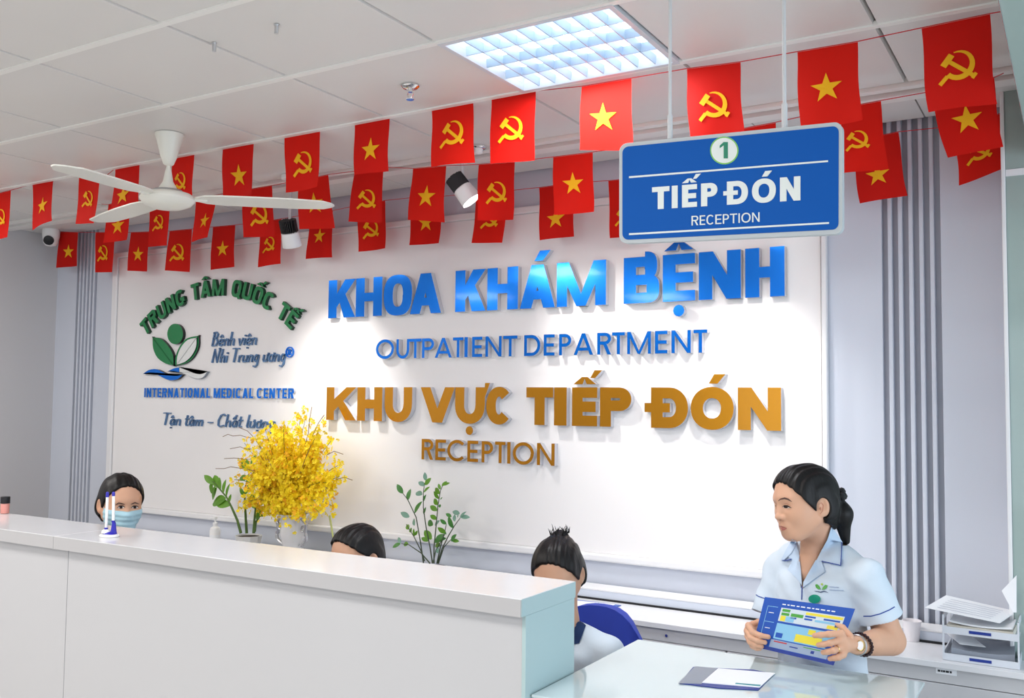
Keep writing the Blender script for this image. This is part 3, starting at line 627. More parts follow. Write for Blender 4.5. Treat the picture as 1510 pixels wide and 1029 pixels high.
# ================================================================== HANGING SIGN
YS = 2.2
def tfs(x, y, d): p = PY(x, y, YS); return (p[0], YS-d, p[2])
def rrect(c4, r, n=6):
    pts = []; c4 = [np.array(p, float) for p in c4]
    for i in range(4):
        p = c4[i]; a = c4[i-1]-p; b = c4[(i+1) % 4]-p; a /= np.linalg.norm(a); b /= np.linalg.norm(b)
        for k in range(n+1):
            s = k/n; u, v = (1-s), s; w = 1-math.cos(math.pi/2*s); w2 = 1-math.sin(math.pi/2*s)
            pts.append(tuple(p+a*r*w2+b*r*w))
    return pts
def pxprism(poly, d0, d1, mb, mi=0, ms=None):
    ar = sum(poly[i][0]*poly[(i+1) % len(poly)][1]-poly[(i+1) % len(poly)][0]*poly[i][1] for i in range(len(poly)))
    return mb.prism(poly, tfs, d0, d1, mi, ms)
tc = PY(1080, 182, YS)
t = thing('hanging_sign', 'blue rectangular sign with grey frame and number one, hanging from two rods', 'sign', tuple(tc))
rel(pxprism(rrect([(915, 213), (1243, 180.5), (1243.5, 345.5), (915, 360)], 12), -.012, .008, MB()).build('frame', M_signgrey, None), t)
rel(pxprism(rrect([(920, 218), (1238, 187), (1237.5, 339), (920, 354.5)], 9), .008, .0095, MB()).build('sign_face', M_signblue, None), t)
for a, b in (((930, 262.5), (1222.5, 239)), ((930, 346.2), (1224, 329.8))):
    rel(pxprism([(a[0], a[1]-1.3), (b[0], b[1]-1.3), (b[0], b[1]+1.3), (a[0], a[1]+1.3)], .0095, .0105, MB()).build('line', M_signtext, None), t)
def sletters(chars, yt, yb, tk, th=None, p=2.2, m=None):
    """letters between px bounds, the cap line and the base line given as functions of px"""
    for ch, a, b in chars:
        mb = MB(); w = (b-a)/(yb((a+b)/2)-yt((a+b)/2))
        for kk, poly in enumerate(glyph(ch, w, tk, th, p)):
            q = []
            for u, v in poly:
                X = a+u/w*(b-a); T, B = yt(X), yb(X); q.append((X, B+(T-B)*v))
            mb.prism(q, tfs, .0095, .011+kk*.00004)
        rel(mb.build('letter', m or M_signtext, None), t)
lin = lambda x0, y0, x1, y1: (lambda x: y0+(y1-y0)*(x-x0)/(x1-x0))
sletters(list(zip('TIẾPĐÓN', (964, 993, 1008, 1036, 1074, 1111, 1152), (989.5, 1001.5, 1030, 1060, 1105, 1146, 1182))), lin(964, 277.5, 1182, 261), lin(964, 310, 1182, 296.5), .27, .22)
sletters(list(zip('RECEPTION', (1022, 1034, 1044, 1057, 1068, 1078.5, 1091, 1095.5, 1111), (1032, 1042, 1055.5, 1066, 1077, 1089, 1093, 1109, 1122))), lin(1022, 319.5, 1122, 314), lin(1022, 333.5, 1122, 328), .14, .12)
c = (1070, 223.3)
rel(pxprism([(c[0]+21*math.cos(R(a)), c[1]+20.5*math.sin(R(a))) for a in range(0, 360, 12)], .0095, .0102, MB()).build('number_ring', M_ring, None), t)
rel(pxprism([(c[0]+19*math.cos(R(a)), c[1]+18.5*math.sin(R(a))) for a in range(0, 360, 12)], .0102, .0106, MB()).build('number_disc', M_signtext, None), t)
mb = MB()
for poly in glyph('1', .5, .26): mb.prism([(1063.5+u*24, 235-v*24) for u, v in poly], tfs, .0106, .0112)
rel(mb.build('number', M_signgreen, None), t)
for px, py in ((988, 205), (1157, 190)):
    b = PY(px, py, YS); rel(MB().tube([(b[0], YS, b[2]-.01), (b[0], YS, ZC)], .0045, 8).tube([(b[0], YS, b[2]), (b[0], YS, b[2]+.06)], .007, 8).build('rod', M_steel, None, smooth=True), t)
# ================================================================== COUNTER
ZT = 1.18
cf = (PZ(765, 883, ZT)[1]+PZ(0, 779.6, ZT)[1])/2; cb = (PZ(855, 856, ZT)[1]+PZ(0, 756, ZT)[1])/2; cx1 = (PZ(765, 883, ZT)[0]+PZ(855, 856, ZT)[0])/2
cx0 = XL+.35; seam = PZ(73, 791, ZT)[0]; fseam = PY(101, 820, cf+.03)[0]
t = thing('reception_counter', 'long white reception counter with glossy stone top across the foreground', 'counter', ((cx0+cx1)/2, cf+.2, 0))
TH = .046
for a, b in ((cx0, seam), (seam+.0012, cx1)):
    rel(MB().bb((a, cf, ZT-TH), (b, cb, ZT)).build('countertop', M_top, None, bevel=.0025), t)
for a, b in ((cx0, seam), (seam+.0012, cx1)):
    rel(MB().bb((a+.0005, cf-.0016, ZT-TH+.0005), (b-.0005, cf-.0001, ZT-.0015)).build('front_face_shade', mat('front_shade_grey', srgb(186, 185, 187), .3), None), t)  # thin darker facing puts the countertop front's shade into colour
for a, b in ((cx0+.02, fseam), (fseam+.003, cx1-.012)):
    rel(MB().bb((a, cf+.028, .08), (b, cf+.05, ZT-TH-.001)).build('front_panel', M_front, None, bevel=.0015), t)
rel(MB().bb((cx0+.02, cf+.05, .08), (cx1-.02, cb-.10, ZT-TH-.002)).build('carcass', M_front, None), t)
rel(MB().bb((cx1-.012, cf+.026, .08), (cx1-.0005, cb-.002, ZT-TH-.0005)).build('end_panel', M_end, None, bevel=.001), t)
rel(MB().bb((cx1+.0002, cf+.001, ZT-TH+.001), (cx1+.002, cb-.001, ZT-.001)).build('end_edging', M_end, None), t)
rel(MB().bb((cx0+.02, cf+.08, 0), (cx1-.03, cb-.12, .08)).build('plinth', M_black, None), t)
# service desk with the glass top
ZD = .93
dl = cx1+.004; db = (PZ(935, 946, ZD)[1]+PZ(1366, 1001, ZD)[1])/2; dr = PZ(1366, 1002, ZD)[0]; dff = cf+.05
print('desk', dl, dr, dff, db, 'counter', cf, cb, cx1)
t = thing('service_desk', 'lower white desk with glass top in front of the standing nurse', 'desk', ((dl+dr)/2, (dff+db)/2, 0))
rel(MB().bb((dl, dff, ZD-.008), (dr, db, ZD)).build('glass_top', mat('desk_glass_top', srgb(196, 212, 216), .06, coat=.6), None, bevel=.002), t)
rel(MB().bb((dl, dff+.01, ZD-.042), (dr-.02, db-.01, ZD-.0085)).build('desktop', M_white, None, bevel=.002), t)
rel(MB().bb((dl+.02, dff+.04, .06), (dr-.05, dff+.06, ZD-.043)).build('front_panel', M_front, None), t)
for x in (dl+.03, dr-.06): rel(MB().bb((x, dff+.061, 0), (x+.02, db-.06, ZD-.043)).build('side_panel', M_front, None), t)
# cabinets along the wall
ZW = .785; wf = 3.68; wbk = 3.95
t = thing('wall_worktop', 'long narrow white worktop running along the back wall', 'worktop', (-2.6, wf+.15, 0))
rel(MB().bb((-5.4, wf, ZW-.022), (-.06, wbk, ZW)).build('top', M_top, None, bevel=.002), t)
rel(MB().bb((-5.4, wf+.016, ZW-.075), (-.06, wf+.03, ZW-.0225)).build('apron', M_front, None), t)
M_up = mat('upstand_grey', srgb(206, 213, 226), .4)
rel(MB().bb((-5.4, 3.962, ZW-.01), (-.06, YW-.014, ZW+.040)).build('upstand', M_up, None, bevel=.002), t)
rel(MB().bb((-5.4, 3.961, ZW+.0405), (-.06, YW-.014, ZW+.046)).build('upstand_cap', M_trim, None), t)
rel(MB().bb((-5.4, 3.955, ZW-.01), (-.06, 3.9615, ZW+.007)).build('gap_line', M_black, None), t)  # added black strip, drawn as the dark gap line behind the worktop
rel(MB().bb((-5.4, wbk+.001, ZW-.02), (-.06, 3.954, ZW-.012)).build('gap_strip', M_black, None), t)
xg = PY(1069, 960, wf)[0]; step = .84; xs = [xg+step*k for k in range(-5, 2)]
xs = [max(-5.4, x) for x in xs if x > -5.8 and x < -.4]+[-.07]
for a, b in zip(xs[:-1], xs[1:]):
    pos = 'right of the drawer gap' if a > xg-.01 else 'left of the drawer gap'
    m_ = (a+b)/2; k_ = int(round((xg-a)/step))
    c = thing('base_cabinet', 'grey-white base cabinet under the worktop, ' + ('nearest the right glass partition' if b > -.1 else ['right of the drawer gap below the nurse', 'left of the drawer gap, beside the blue chair', 'second to the left of the drawer gap', 'third to the left of the drawer gap', 'fourth to the left of the drawer gap', 'fifth to the left of the drawer gap', 'sixth to the left'][k_]), 'cabinet', (m_, wf+.2, 0))
    rel(MB().bb((a+.001, wf+.035, 0), (b-.001, wbk, ZW-.023)).build('body', M_front, None), c)
    dw = rel(MB().bb((a+.004, wf+.014, ZW-.30), (b-.004, wf+.034, ZW-.078)).build('drawer', M_front, None, bevel=.002), c)
    rel(MB().bb((a+.004, wf+.014, .05), (b-.004, wf+.034, ZW-.304)).build('door', M_front, None, bevel=.002), c)
    h = MB().bb((m_-.04, wf+.006, ZW-.14), (m_+.04, wf+.0135, ZW-.115)).build('label_holder', M_steel, dw, bevel=.002)
k1 = PY(983, 930, wf+.016)
tag(MB().lathe([(.006, 0), (.006, .004)], (0, 0, 0), 12).build('drawer_lock', M_chrome), 'tiny round chrome lock on the worktop apron', 'lock')
lk = bpy.data.objects['drawer_lock']; lk.location = (k1[0], wf+.0159, ZW-.05); lk.rotation_euler = (R(90), 0, 0)
a = PY(1380, 983, wf+.016); b = PY(1411, 992, wf+.016)
lb = thing('sticker_label', 'white paper label with small dark text stuck on the worktop edge', 'label', (a[0], wf+.015, a[2]))
rel(MB().bb((a[0], wf+.0148, a[2]-.022), (b[0], wf+.0158, a[2]-.001)).build('label_paper', M_paper, None), lb)
x = a[0]+.006
for w_ in (.011, .006, .009, .013, .008):
    rel(MB().bb((x, wf+.0143, a[2]-.015), (x+w_*.8, wf+.0147, a[2]-.008)).build('text_mark', M_black, None), lb); x += w_
# ================================================================== THINGS ON THE BACK WORKTOP
# letter tray
ty = 3.72; a = PY(1389, 905, ty); b = PY(1503, 930, ty); x0, x1 = a[0], b[0]
z1 = a[2]
t = thing('letter_tray', 'two-tier frosted plastic letter tray stuffed with papers', 'letter tray', ((x0+x1)/2, ty+.12, ZW))
D = .22
for k, z in enumerate((ZW+.001, ZW+.095)):
    tr = MB(); tr.bb((x0+.004, ty, z), (x1-.004, ty+D, z+.004)); tr.bb((x0+.004, ty-.002, z), (x1-.004, ty+.002, z+.024))
    rel(tr.build('tray', M_tray, None), t)
    m_ = (x0+x1)/2; rel(MB().bb((m_-.035, ty-.0032, z+.008), (m_+.035, ty-.0022, z+.018)).build('tray_label', M_bnavy, None), t)
for x in (x0, x1-.006):
    for y in (ty-.001, ty+D-.012): rel(MB().bb((x, y, ZW+.0005), (x+.006, y+.012, z1)).build('post', M_tray, None, bevel=.001), t)
    rel(MB().bb((x+.001, ty, z1-.02), (x+.005, ty+D, z1)).build('side_rail', M_tray, None), t)
    rel(MB().bb((x+.001, ty, ZW+.0005), (x+.005, ty+D, ZW+.03)).build('side_rail', M_tray, None), t)
def sheet(name, c, w, d, rz, m, label, cat, grp=None, th=.0012, curl=.0, tilt=(0, 0), seed=1):
    r = random.Random(seed); n = 8; vs = []; fs = []
    for s in (0, 1):
        for j in range(n+1):
            for i in range(n+1):
                u, v = i/n-.5, j/n-.5; z = curl*(u*u*4)*(.6+.4*v)+tilt[0]*u*w+tilt[1]*v*d+s*th
                x, y = u*w, v*d; vs.append((c[0]+x*math.cos(rz)-y*math.sin(rz), c[1]+x*math.sin(rz)+y*math.cos(rz), c[2]+z))
    N = (n+1)**2
    for j in range(n):
        for i in range(n):
            q = j*(n+1)+i; fs += [(q+n+1, q+n+2, q+1, q), (N+q, N+q+1, N+q+n+2, N+q+n+1)]
    ed = [i for i in range(n+1)]+[j*(n+1)+n for j in range(1, n+1)]+[n*(n+1)+i for i in range(n-1, -1, -1)]+[j*(n+1) for j in range(n-1, 0, -1)]
    for i in range(len(ed)): p, q = ed[i], ed[(i+1) % len(ed)]; fs.append((p, q, N+q, N+p))
    o = MB().add(vs, fs).build(name, m, None)
    if label: tag(o, label, cat, grp)
    return o
cxm, cym = (x0+x1)/2, ty+.12
sheet('paper_stack', (cxm, cym, ZW+.006), .20, .2, .05, M_paperg, 'grey crumpled paper bundle lying in the lower tray', 'papers', th=.03, curl=.02, seed=2)
sheet('folded_paper', (cxm-.055, cym-.04, ZW+.062), .09, .12, .5, M_paper, 'small folded white paper on the bundle in the lower tray', 'paper', th=.001, tilt=(-.1, .1))
sheet('paper_stack', (cxm, cym, ZW+.101), .21, .22, -.03, mat('cream_paper_stack', srgb(214, 208, 196), .6), 'cream paper pile lying flat in the upper tray', 'papers', th=.022)
sheet('open_booklet', (cxm+.004, cym-.006, ZW+.125), .20, .20, -.03, M_paper, 'white booklet with curled edges on the cream pile in the upper tray', 'booklet', th=.006, curl=.018)
pt = thing('loose_document', 'large printed sheet lying askew on top of the tray, overhanging left', 'paper', (cxm-.02, cym, ZW+.16))
c4 = [PY(1364, 897, 3.70), PY(1395, 879, 3.90), PY(1500, 903, 3.92), PY(1474, 920, 3.72)]
c4 = [np.array((c[0], c[1], c[2]+.004)) for c in c4]
mb = MB().add([c4[0], c4[3], c4[2], c4[1]]+[c-np.array((0, 0, .0015)) for c in (c4[0], c4[3], c4[2], c4[1])], [(0, 1, 2, 3), (7, 6, 5, 4), (0, 4, 5, 1), (1, 5, 6, 2), (2, 6, 7, 3), (3, 7, 4, 0)]); rel(mb.build('page', M_paper, None), pt)
for k in range(6):
    v = .15+.13*k; A = c4[0]*(1-v)+c4[1]*v; B = c4[3]*(1-v)+c4[2]*v; p = A*.88+B*.12; q = A*.15+B*.85; dv = (c4[1]-c4[0])*.02; up = np.array((0, 0, .0006))
    rel(MB().add([p+up, q+up, q+dv+up, p+dv+up], [(0, 1, 2, 3)]).build('text_line', mat('faint_print', srgb(186, 190, 204), .6), None), pt)
# sheet pinned leaning at the right edge
c4 = [PY(1477, 871, 3.84), PY(1499, 848, 3.84), PY(1499, 903, 3.82), PY(1494, 903, 3.82)]
tag(MB().add(list(c4)+[c+np.array((0, .0015, 0)) for c in c4], [(0, 1, 2, 3)[::-1], (4, 5, 6, 7), (0, 1, 5, 4), (1, 2, 6, 5), (2, 3, 7, 6), (3, 0, 4, 7)]).build('upright_paper', M_paper), 'white sheet standing upright behind the letter tray', 'paper')
# cup
c = PZ(1345, 944, ZW+.0005); top = PY(1345, 915, c[1])[2]-ZW
tag(MB().lathe([(.0001, .0), (.026, 0), (.034, top), (.0355, top+.001), (.0355, top-.003), (.033, top-.003), (.025, .003), (.0001, .003)], c, 28).build('paper_cup', M_cup, None, smooth=True), 'small white paper cup on the worktop beside the nurse\'s elbow', 'cup')
# blue leaflet folder lying behind the chair
pz = lambda x, y: PZ(x, y, ZW+.003)
t = thing('leaflet', 'leaflet with blue border and green ribbon drawing on the back worktop', 'leaflet', tuple(pz(880, 896)))
def flatpoly(name, px, z0, z1, m, parent):
    q = [PZ(x, y, z1) for x, y in px]; n = len(q); mb = MB()
    ar = sum(q[i][0]*q[(i+1) % n][1]-q[(i+1) % n][0]*q[i][1] for i in range(n))
    if ar < 0: q = q[::-1]
    mb.add([(p[0], p[1], z0) for p in q]+[(p[0], p[1], z1) for p in q], [tuple(range(n, 2*n)), tuple(range(n))[::-1]]+[(i, (i+1) % n, n+(i+1) % n, n+i) for i in range(n)])
    o = mb.build(name, m, None); return rel(o, parent) if parent else o
flatpoly('cover', [(820, 880), (916, 892), (878, 907), (800, 897)], ZW+.0006, ZW+.003, M_bblue, t)
flatpoly('page', [(820, 882), (907, 891), (873, 905), (800, 895)], ZW+.003, ZW+.0036, M_paper, t)
flatpoly('ribbon_drawing', [(855, 902), (866, 899), (872, 893), (884, 888), (876, 893), (874, 897), (862, 902)], ZW+.0036, ZW+.004, M_bgrn, t)
# soap pump bottle
c = np.array((PY(317, 790, 3.88)[0], 3.88, ZW+.0005)); zt = PY(317, 762, 3.88)[2]-ZW
t = thing('pump_bottle', 'white pump dispenser bottle beside the left potted plant', 'bottle', tuple(c))
rel(MB().lathe([(.0001, 0), (.030, .002), (.031, zt*.62), (.026, zt*.70), (.013, zt*.74), (.012, zt*.78)], c, 24).build('bottle', M_white, None, smooth=True), t)
rel(MB().lathe([(.031, .02), (.0315, .021), (.0315, zt*.5), (.031, zt*.51)], c, 24).build('sticker', M_paper, None, smooth=True), t)
rel(MB().lathe([(.014, zt*.78), (.014, zt*.84), (.006, zt*.85), (.006, zt*.94), (.012, zt*.945), (.012, zt)], c, 16).tube([c+(0, 0, zt*.97), c+(-.032, -.01, zt*.955)], .005, 8).build('pump', M_white, None, smooth=True), t)
# ---- leaves and stems
def leaf_mesh(L, W, cup=.12, bend=.25, n=6):
    vs = []; fs = []
    for i in range(n+1):
        f = i/n; w = W/2*math.sin(math.pi*min(1, f*.96+.04))**.75*(1-.15*f); z = -bend*L*f*f
        for s in (-1, 0, 1): vs.append((s*w, f*L, z+abs(s)*cup*w))
    for i in range(n):
        b = i*3; fs += [(b, b+1, b+4, b+3), (b+1, b+2, b+5, b+4)]
    me = bpy.data.meshes.new('leaf'); me.from_pydata(vs, [], fs); me.shade_smooth(); return me
def place_leaf(me, m, base, dirv, up, parent, name='leaf', sc_=1.0):
    d = Vector(dirv).normalized(); u = Vector(up); x = d.cross(u)
    if x.length < 1e-3: x = d.cross(Vector((1, 0, 0)))
    x.normalize(); z = x.cross(d); M = Matrix((x, d, z)).transposed().to_4x4(); M.translation = Vector(base)
    o = bpy.data.objects.new(name, me); col.objects.link(o)
    if not me.materials: me.materials.append(m)
    o.parent = parent; o.matrix_basis = M@Matrix.Scale(sc_, 4); return o
# right potted plant
YPL = 3.86
pb = np.array((PY(640, 832, YPL)[0], YPL, ZW+.0005)); zr = PY(640, 834, YPL)[2]-ZW-.005
t = thing('potted_plant', 'loose leafy potted plant with thin dark stems behind the counter centre', 'plant', tuple(pb))
pot = MB().lathe([(.0001, 0), (.055, 0), (.066, zr), (.062, zr), (.056, zr-.012), (.0001, zr-.012)], pb, 28).build('pot', mat('dark_pot', srgb(52, 42, 40), .5), None, smooth=True); rel(pot, t)
ML = [leaf_mesh(.05, .026), leaf_mesh(.044, .017), leaf_mesh(.036, .022)]
MLm = [M_leafd, M_leaf, M_leafg]
LV = [[leaf_mesh(.05, .028), leaf_mesh(.05, .028), leaf_mesh(.05, .028)] for _ in range(1)][0]
for me_, m_ in zip(LV, MLm): me_.materials.append(m_)
def gp(x, y, o=(570, 690), s=6.862): return (o[0]+x/s, o[1]+y/s)
stems = [([(375, 970), (345, 760), (300, 500), (215, 320), (165, 255)], 0, [((165, 255), (100, 170), 0, 1.3), ((215, 325), (225, 215), 0, 1.5), ((285, 455), (330, 335), 0, 1.6), ((230, 495), (140, 450), 2, 1.1), ((285, 580), (262, 510), 2, 1.1)]),
 ([(385, 940), (345, 830), (275, 690), (200, 570)], 0, [((225, 620), (195, 565), 1, .8), ((250, 650), (230, 600), 1, .9), ((285, 690), (262, 620), 1, 1.0), ((290, 680), (305, 640), 1, .8)]),
 ([(440, 965), (350, 860), (225, 775), (150, 765)], 0, [((145, 755), (110, 700), 2, .9), ((140, 765), (55, 792), 0, 1.0), ((220, 770), (160, 765), 1, .8)]),
 ([(465, 965), (440, 800), (400, 600), (372, 400), (372, 250), (385, 150)], 0, [((372, 340), (385, 270), 0, 1.1), ((378, 465), (385, 395), 0, 1.1), ((385, 180), (320, 130), 2, 1.1), ((395, 125), (385, 50), 2, 1.2), ((390, 170), (435, 105), 1, 1.1), ((378, 245), (420, 185), 1, 1.1), ((360, 270), (285, 235), 2, 1.1), ((420, 740), (350, 700), 1, 1.1), ((455, 720), (375, 625), 1, 1.1)]),
 ([(480, 965), (480, 800), (500, 600), (520, 380), (545, 230), (575, 160)], 0, [((545, 215), (520, 160), 1, .9), ((560, 185), (600, 130), 1, 1.0), ((575, 175), (632, 142), 1, 1.0), ((538, 260), (480, 200), 1, 1.1), ((530, 310), (470, 245), 1, 1.1), ((520, 370), (465, 310), 1, 1.1), ((512, 430), (435, 380), 1, 1.2), ((505, 520), (440, 470), 1, 1.1), ((540, 400), (535, 360), 0, .7), ((545, 320), (558, 295), 0, .7), ((470, 575), (400, 535), 0, 1.1), ((490, 580), (520, 530), 2, .9)]),
 ([(520, 965), (560, 820), (630, 680), (690, 580), (745, 505)], 0, [((675, 605), (610, 500), 0, 1.5), ((655, 495), (600, 455), 0, .9), ((690, 540), (680, 470), 2, 1.1), ((745, 500), (790, 435), 2, 1.1), ((750, 495), (835, 490), 2, 1.1), ((740, 460), (660, 440), 2, .9), ((720, 500), (720, 460), 2, .9)]),
 ([(510, 965), (545, 800), (590, 640), (605, 570)], 0, [((605, 565), (540, 525), 0, .9), ((600, 655), (515, 610), 1, 1.1), ((605, 670), (580, 645), 0, .9)]),
 ([(470, 960), (500, 830), (560, 730)], 0, [((490, 750), (560, 670), 0, 1.3), ((500, 740), (580, 700), 0, 1.1), ((540, 790), (480, 760), 1, .8)]),
 ([(525, 965), (580, 800), (650, 725)], 0, [((655, 740), (685, 675), 0, 1.2), ((660, 730), (730, 740), 1, 1.1), ((520, 860), (510, 800), 2, .9)])]
for si, (pts, _, lv) in enumerate(stems):
    yy = YPL+random.uniform(-.05, .05); P = []
    for k, p in enumerate(pts):
        f = k/(len(pts)-1); P.append(PY(*gp(*p), YPL+(yy-YPL)*f*1.5))
    st = rel(MB().tube(P, [.0035-.0018*k/(len(P)-1) for k in range(len(P))], 6).build('stem', M_stem, None, smooth=True), t)
    for b, tip, mi, s in lv:
        yb_ = YPL+(yy-YPL)*1.2; A = PY(*gp(*b), yb_); B = PY(*gp(*tip), yb_+random.uniform(-.02, .02)); L = np.linalg.norm(B-A)
        place_leaf(LV[mi], None, A, B-A, (random.uniform(-.5, .5), -1, random.uniform(.2, .8)), st, sc_=L/.05*1.05)
# left potted plant
YQ = 3.84
pr = [PY(347, 787, YQ), PY(387, 790, YQ)]; cx_ = (pr[0][0]+pr[1][0])/2; rr = (pr[1][0]-pr[0][0])/2*.70; zr = pr[0][2]-ZW
t = thing('potted_plant', 'glossy arching zz plant in a white pot beside the yellow flowers', 'plant', (cx_, YQ, ZW+.0005))
rel(MB().lathe([(.0001, 0), (rr*.62, 0), (rr, zr), (rr*.95, zr), (rr*.9, zr-.012), (.0001, zr-.012)], (cx_, YQ, ZW+.0005), 10).build('pot', M_pot, None), t)
rel(MB().lathe([(.0001, zr-.006), (rr*.9, zr-.008)], (cx_, YQ, ZW+.0005), 16).build('soil', M_soil, None), t)
g2 = lambda x, y: (290+x/4.678, 600+y/4.678)
LG = leaf_mesh(.05, .024, .2, .15); LG.materials.append(M_leaf)
for pts, lv in (([(305, 870), (280, 780), (240, 690), (205, 620), (120, 520), (65, 480)], [((120, 530), (60, 480)), ((150, 555), (120, 480)), ((185, 590), (190, 515)), ((205, 620), (215, 545)), ((225, 660), (230, 610)), ((200, 635), (110, 655)), ((230, 678), (140, 660)), ((140, 560), (100, 625)), ((110, 520), (92, 585)), ((165, 570), (150, 500)), ((130, 545), (105, 600))]),
                ([(345, 870), (338, 760), (332, 640), (330, 570), (375, 400)], [((332, 620), (300, 565)), ((332, 600), (365, 540)), ((345, 610), (400, 620)), ((345, 500), (300, 480)), ((365, 420), (310, 370)), ((370, 400), (400, 340)), ((340, 520), (385, 470))]),
                ([(393, 870), (398, 780), (405, 700), (440, 640)], [((405, 700), (380, 640)), ((430, 660), (460, 620))]),
                ([(398, 860), (410, 790), (440, 750)], [((412, 780), (432, 720)), ((430, 755), (465, 745)), ((405, 800), (425, 770))])):
    yy = YQ+random.uniform(-.04, .04); P = [PY(*g2(*p), YQ+(yy-YQ)*k/(len(pts)-1)) for k, p in enumerate(pts)]
    st = rel(MB().tube(P, [.0085-.006*k/(len(P)-1) for k in range(len(P))], 7).build('stem', M_stemg, None, smooth=True), t)
    for b, tip in lv:
        A = PY(*g2(*b), yy); B = PY(*g2(*tip), yy+random.uniform(-.02, .02)); place_leaf(LG, None, A, B-A, (random.uniform(-.4, .4), -1, .5), st, sc_=np.linalg.norm(B-A)/.05*1.25)
# vase with the yellow flowers
YV = 3.84; vx = PY(432, 780, YV)[0]; vb = (vx, YV, ZW+.0005); zr = PY(432, 757, YV)[2]-ZW
t = thing('ornate_vase', 'white baroque vase with silver scroll handles holding the yellow flowers', 'vase', vb)
rel(MB().lathe([(.0001, 0), (.078, 0), (.082, .02), (.062, .05), (.05, .09), (.06, .13), (.072, .17), (.066, zr*.75), (.072, zr*.92), (.088, zr), (.084, zr), (.066, zr*.9), (.05, zr*.6), (.0001, zr*.6)], vb, 36).build('body', M_vase, None, smooth=True), t)
for s in (-1, 1):
    pts = [(vx+s*(.062+.05*math.sin(f*math.pi)**.8+.012*math.sin(f*9)), YV-.01, vb[2]+.11+(zr-.13)*f) for f in np.linspace(0, 1, 16)]
    rel(MB().tube(pts, [.007+.004*math.sin(k*1.3)**2 for k in range(16)], 8).build('scroll_handle', M_silver, None, smooth=True), t)
    pts = [(vx+s*(.085+.016*math.cos(a)*(1-a/14)), YV-.012, vb[2]+zr*.72+.02*math.sin(a)*(1-a/14)) for a in np.linspace(0, 9, 24)]
    rel(MB().tube(pts, .004, 6).build('scroll_curl', M_silver, None, smooth=True), t)
mb = MB()
for k in range(18):
    a = 2*math.pi*k/18; mb.lathe([(.0001, -.012), (.010, -.006), (.012, .002), (.006, .012), (.0001, .016)], (vx+.078*math.cos(a), YV+.078*math.sin(a), vb[2]+.06+.008*math.sin(k*2.2)), 8)
rel(mb.build('foot_scrollwork', M_silver, None, smooth=True), t)
g3 = g2
fc0 = PY(426, 750, YV); t = thing('flower_bouquet', 'big bushy bouquet of tiny yellow orchid sprays in the ornate vase', 'flowers', (fc0[0], YV, fc0[2]))
def blossom(mb, c, s, r):
    n = Vector((r.uniform(-.9, .9), -1, r.uniform(-.6, .9))).normalized(); u = n.cross(Vector((r.uniform(-1, 1), .2, r.uniform(-1, 1)))).normalized(); v = n.cross(u); c = Vector(c); k = r.choice((0, 0, 0, 0, 0, 0, 0, 0, 1))
    for q in range(4):
        a = q*math.pi/2+r.uniform(-.3, .3); d = u*math.cos(a)+v*math.sin(a); p = u*math.cos(a+math.pi/2)+v*math.sin(a+math.pi/2); L = s*(1.25 if q == 0 else .8)
        mb.add([c, c+d*L*.6+p*L*.45+n*.002, c+d*L+n*.004, c+d*L*.6-p*L*.45+n*.002], [(0, 1, 2, 3)], k)
base = np.array((fc0[0], YV, fc0[2]))
env = [(330, 250, .5), (400, 200, .7), (470, 140, .8), (540, 120, .9), (600, 130, 1), (720, 60, .8), (760, 50, .8), (850, 150, 1), (940, 220, .9), (980, 400, .9), (985, 480, 1), (930, 560, 1), (930, 680, 1), (840, 720, 1), (700, 740, 1), (640, 790, 1), (560, 720, 1), (420, 700, 1), (320, 670, 1), (350, 560, .8), (260, 500, .6), (300, 375, .5), (330, 420, .8)]
r = random.Random(3); nsp = 0
targets = [(x, y, w) for x, y, w in env]
for k in range(52):   # inner sprays
    a = r.uniform(0, 2*math.pi); q = math.sqrt(r.random()); targets.append((650+q*270*math.cos(a), 450+q*280*math.sin(a), 1))
for (x, y, w) in targets:
    Yt = YV-(r.uniform(.02, .22) if r.random() < .75 else -.04)
    tip = PY(*g3(x, y), Yt); mid = base*.5+tip*.5+np.array((0, -.02, .04 if y < 500 else .08))
    P = [base*(1-f)**2+2*mid*f*(1-f)+tip*f*f for f in np.linspace(0, 1, 7)]
    sp = rel(MB().tube(P, .0016, 4).build('flower_stem', M_stemg, None), t)
    mb = MB(); nb = int(60*w) if w < 1 else 96
    for j in range(nb):
        f = 1-r.random()**1.3*.72; c = base*(1-f)**2+2*mid*f*(1-f)+tip*f*f; sp_ = .046*(1.1-f*.6)
        c = c+np.array((r.gauss(0, sp_), r.gauss(0, sp_*.7), r.gauss(0, sp_)))
        blossom(mb, c, r.uniform(.011, .018), r)
    fb = mb.build('blossom_cluster', [M_flow, M_flow2], None, recalc=False); rel(fb, t); fb['kind'] = 'stuff'
for pts in ([(400, 215), (350, 210), (300, 195), (250, 200), (215, 188), (180, 205)], [(400, 290), (340, 290), (300, 275), (230, 288)], [(400, 360), (330, 360), (260, 352), (190, 356)], [(400, 440), (310, 425), (235, 412), (190, 425), (130, 425)], [(450, 300), (400, 215), (350, 165), (290, 140)],
            [(740, 300), (770, 180), (780, 80), (795, 0)], [(800, 200), (840, 110), (880, 55)], [(900, 330), (950, 305), (1010, 325)], [(960, 500), (1020, 485), (1075, 505)], [(700, 500), (740, 380), (790, 260)], [(520, 420), (480, 320), (420, 250)]):
    P = [PY(*g3(*p), YV-.12+r.uniform(-.03, .03)) for p in pts]; rel(MB().tube(P, .0018, 5).build('twig', M_twig, None, smooth=True), t)
P = [PY(x, y, YV-.1) for x, y in ((486, 760), (490, 785), (494, 812))]; rel(MB().tube(P, [.006, .005, .003], 6).build('hanging_leaf', mat('pale_leaf', srgb(200, 205, 130), .5), None, smooth=True), t)

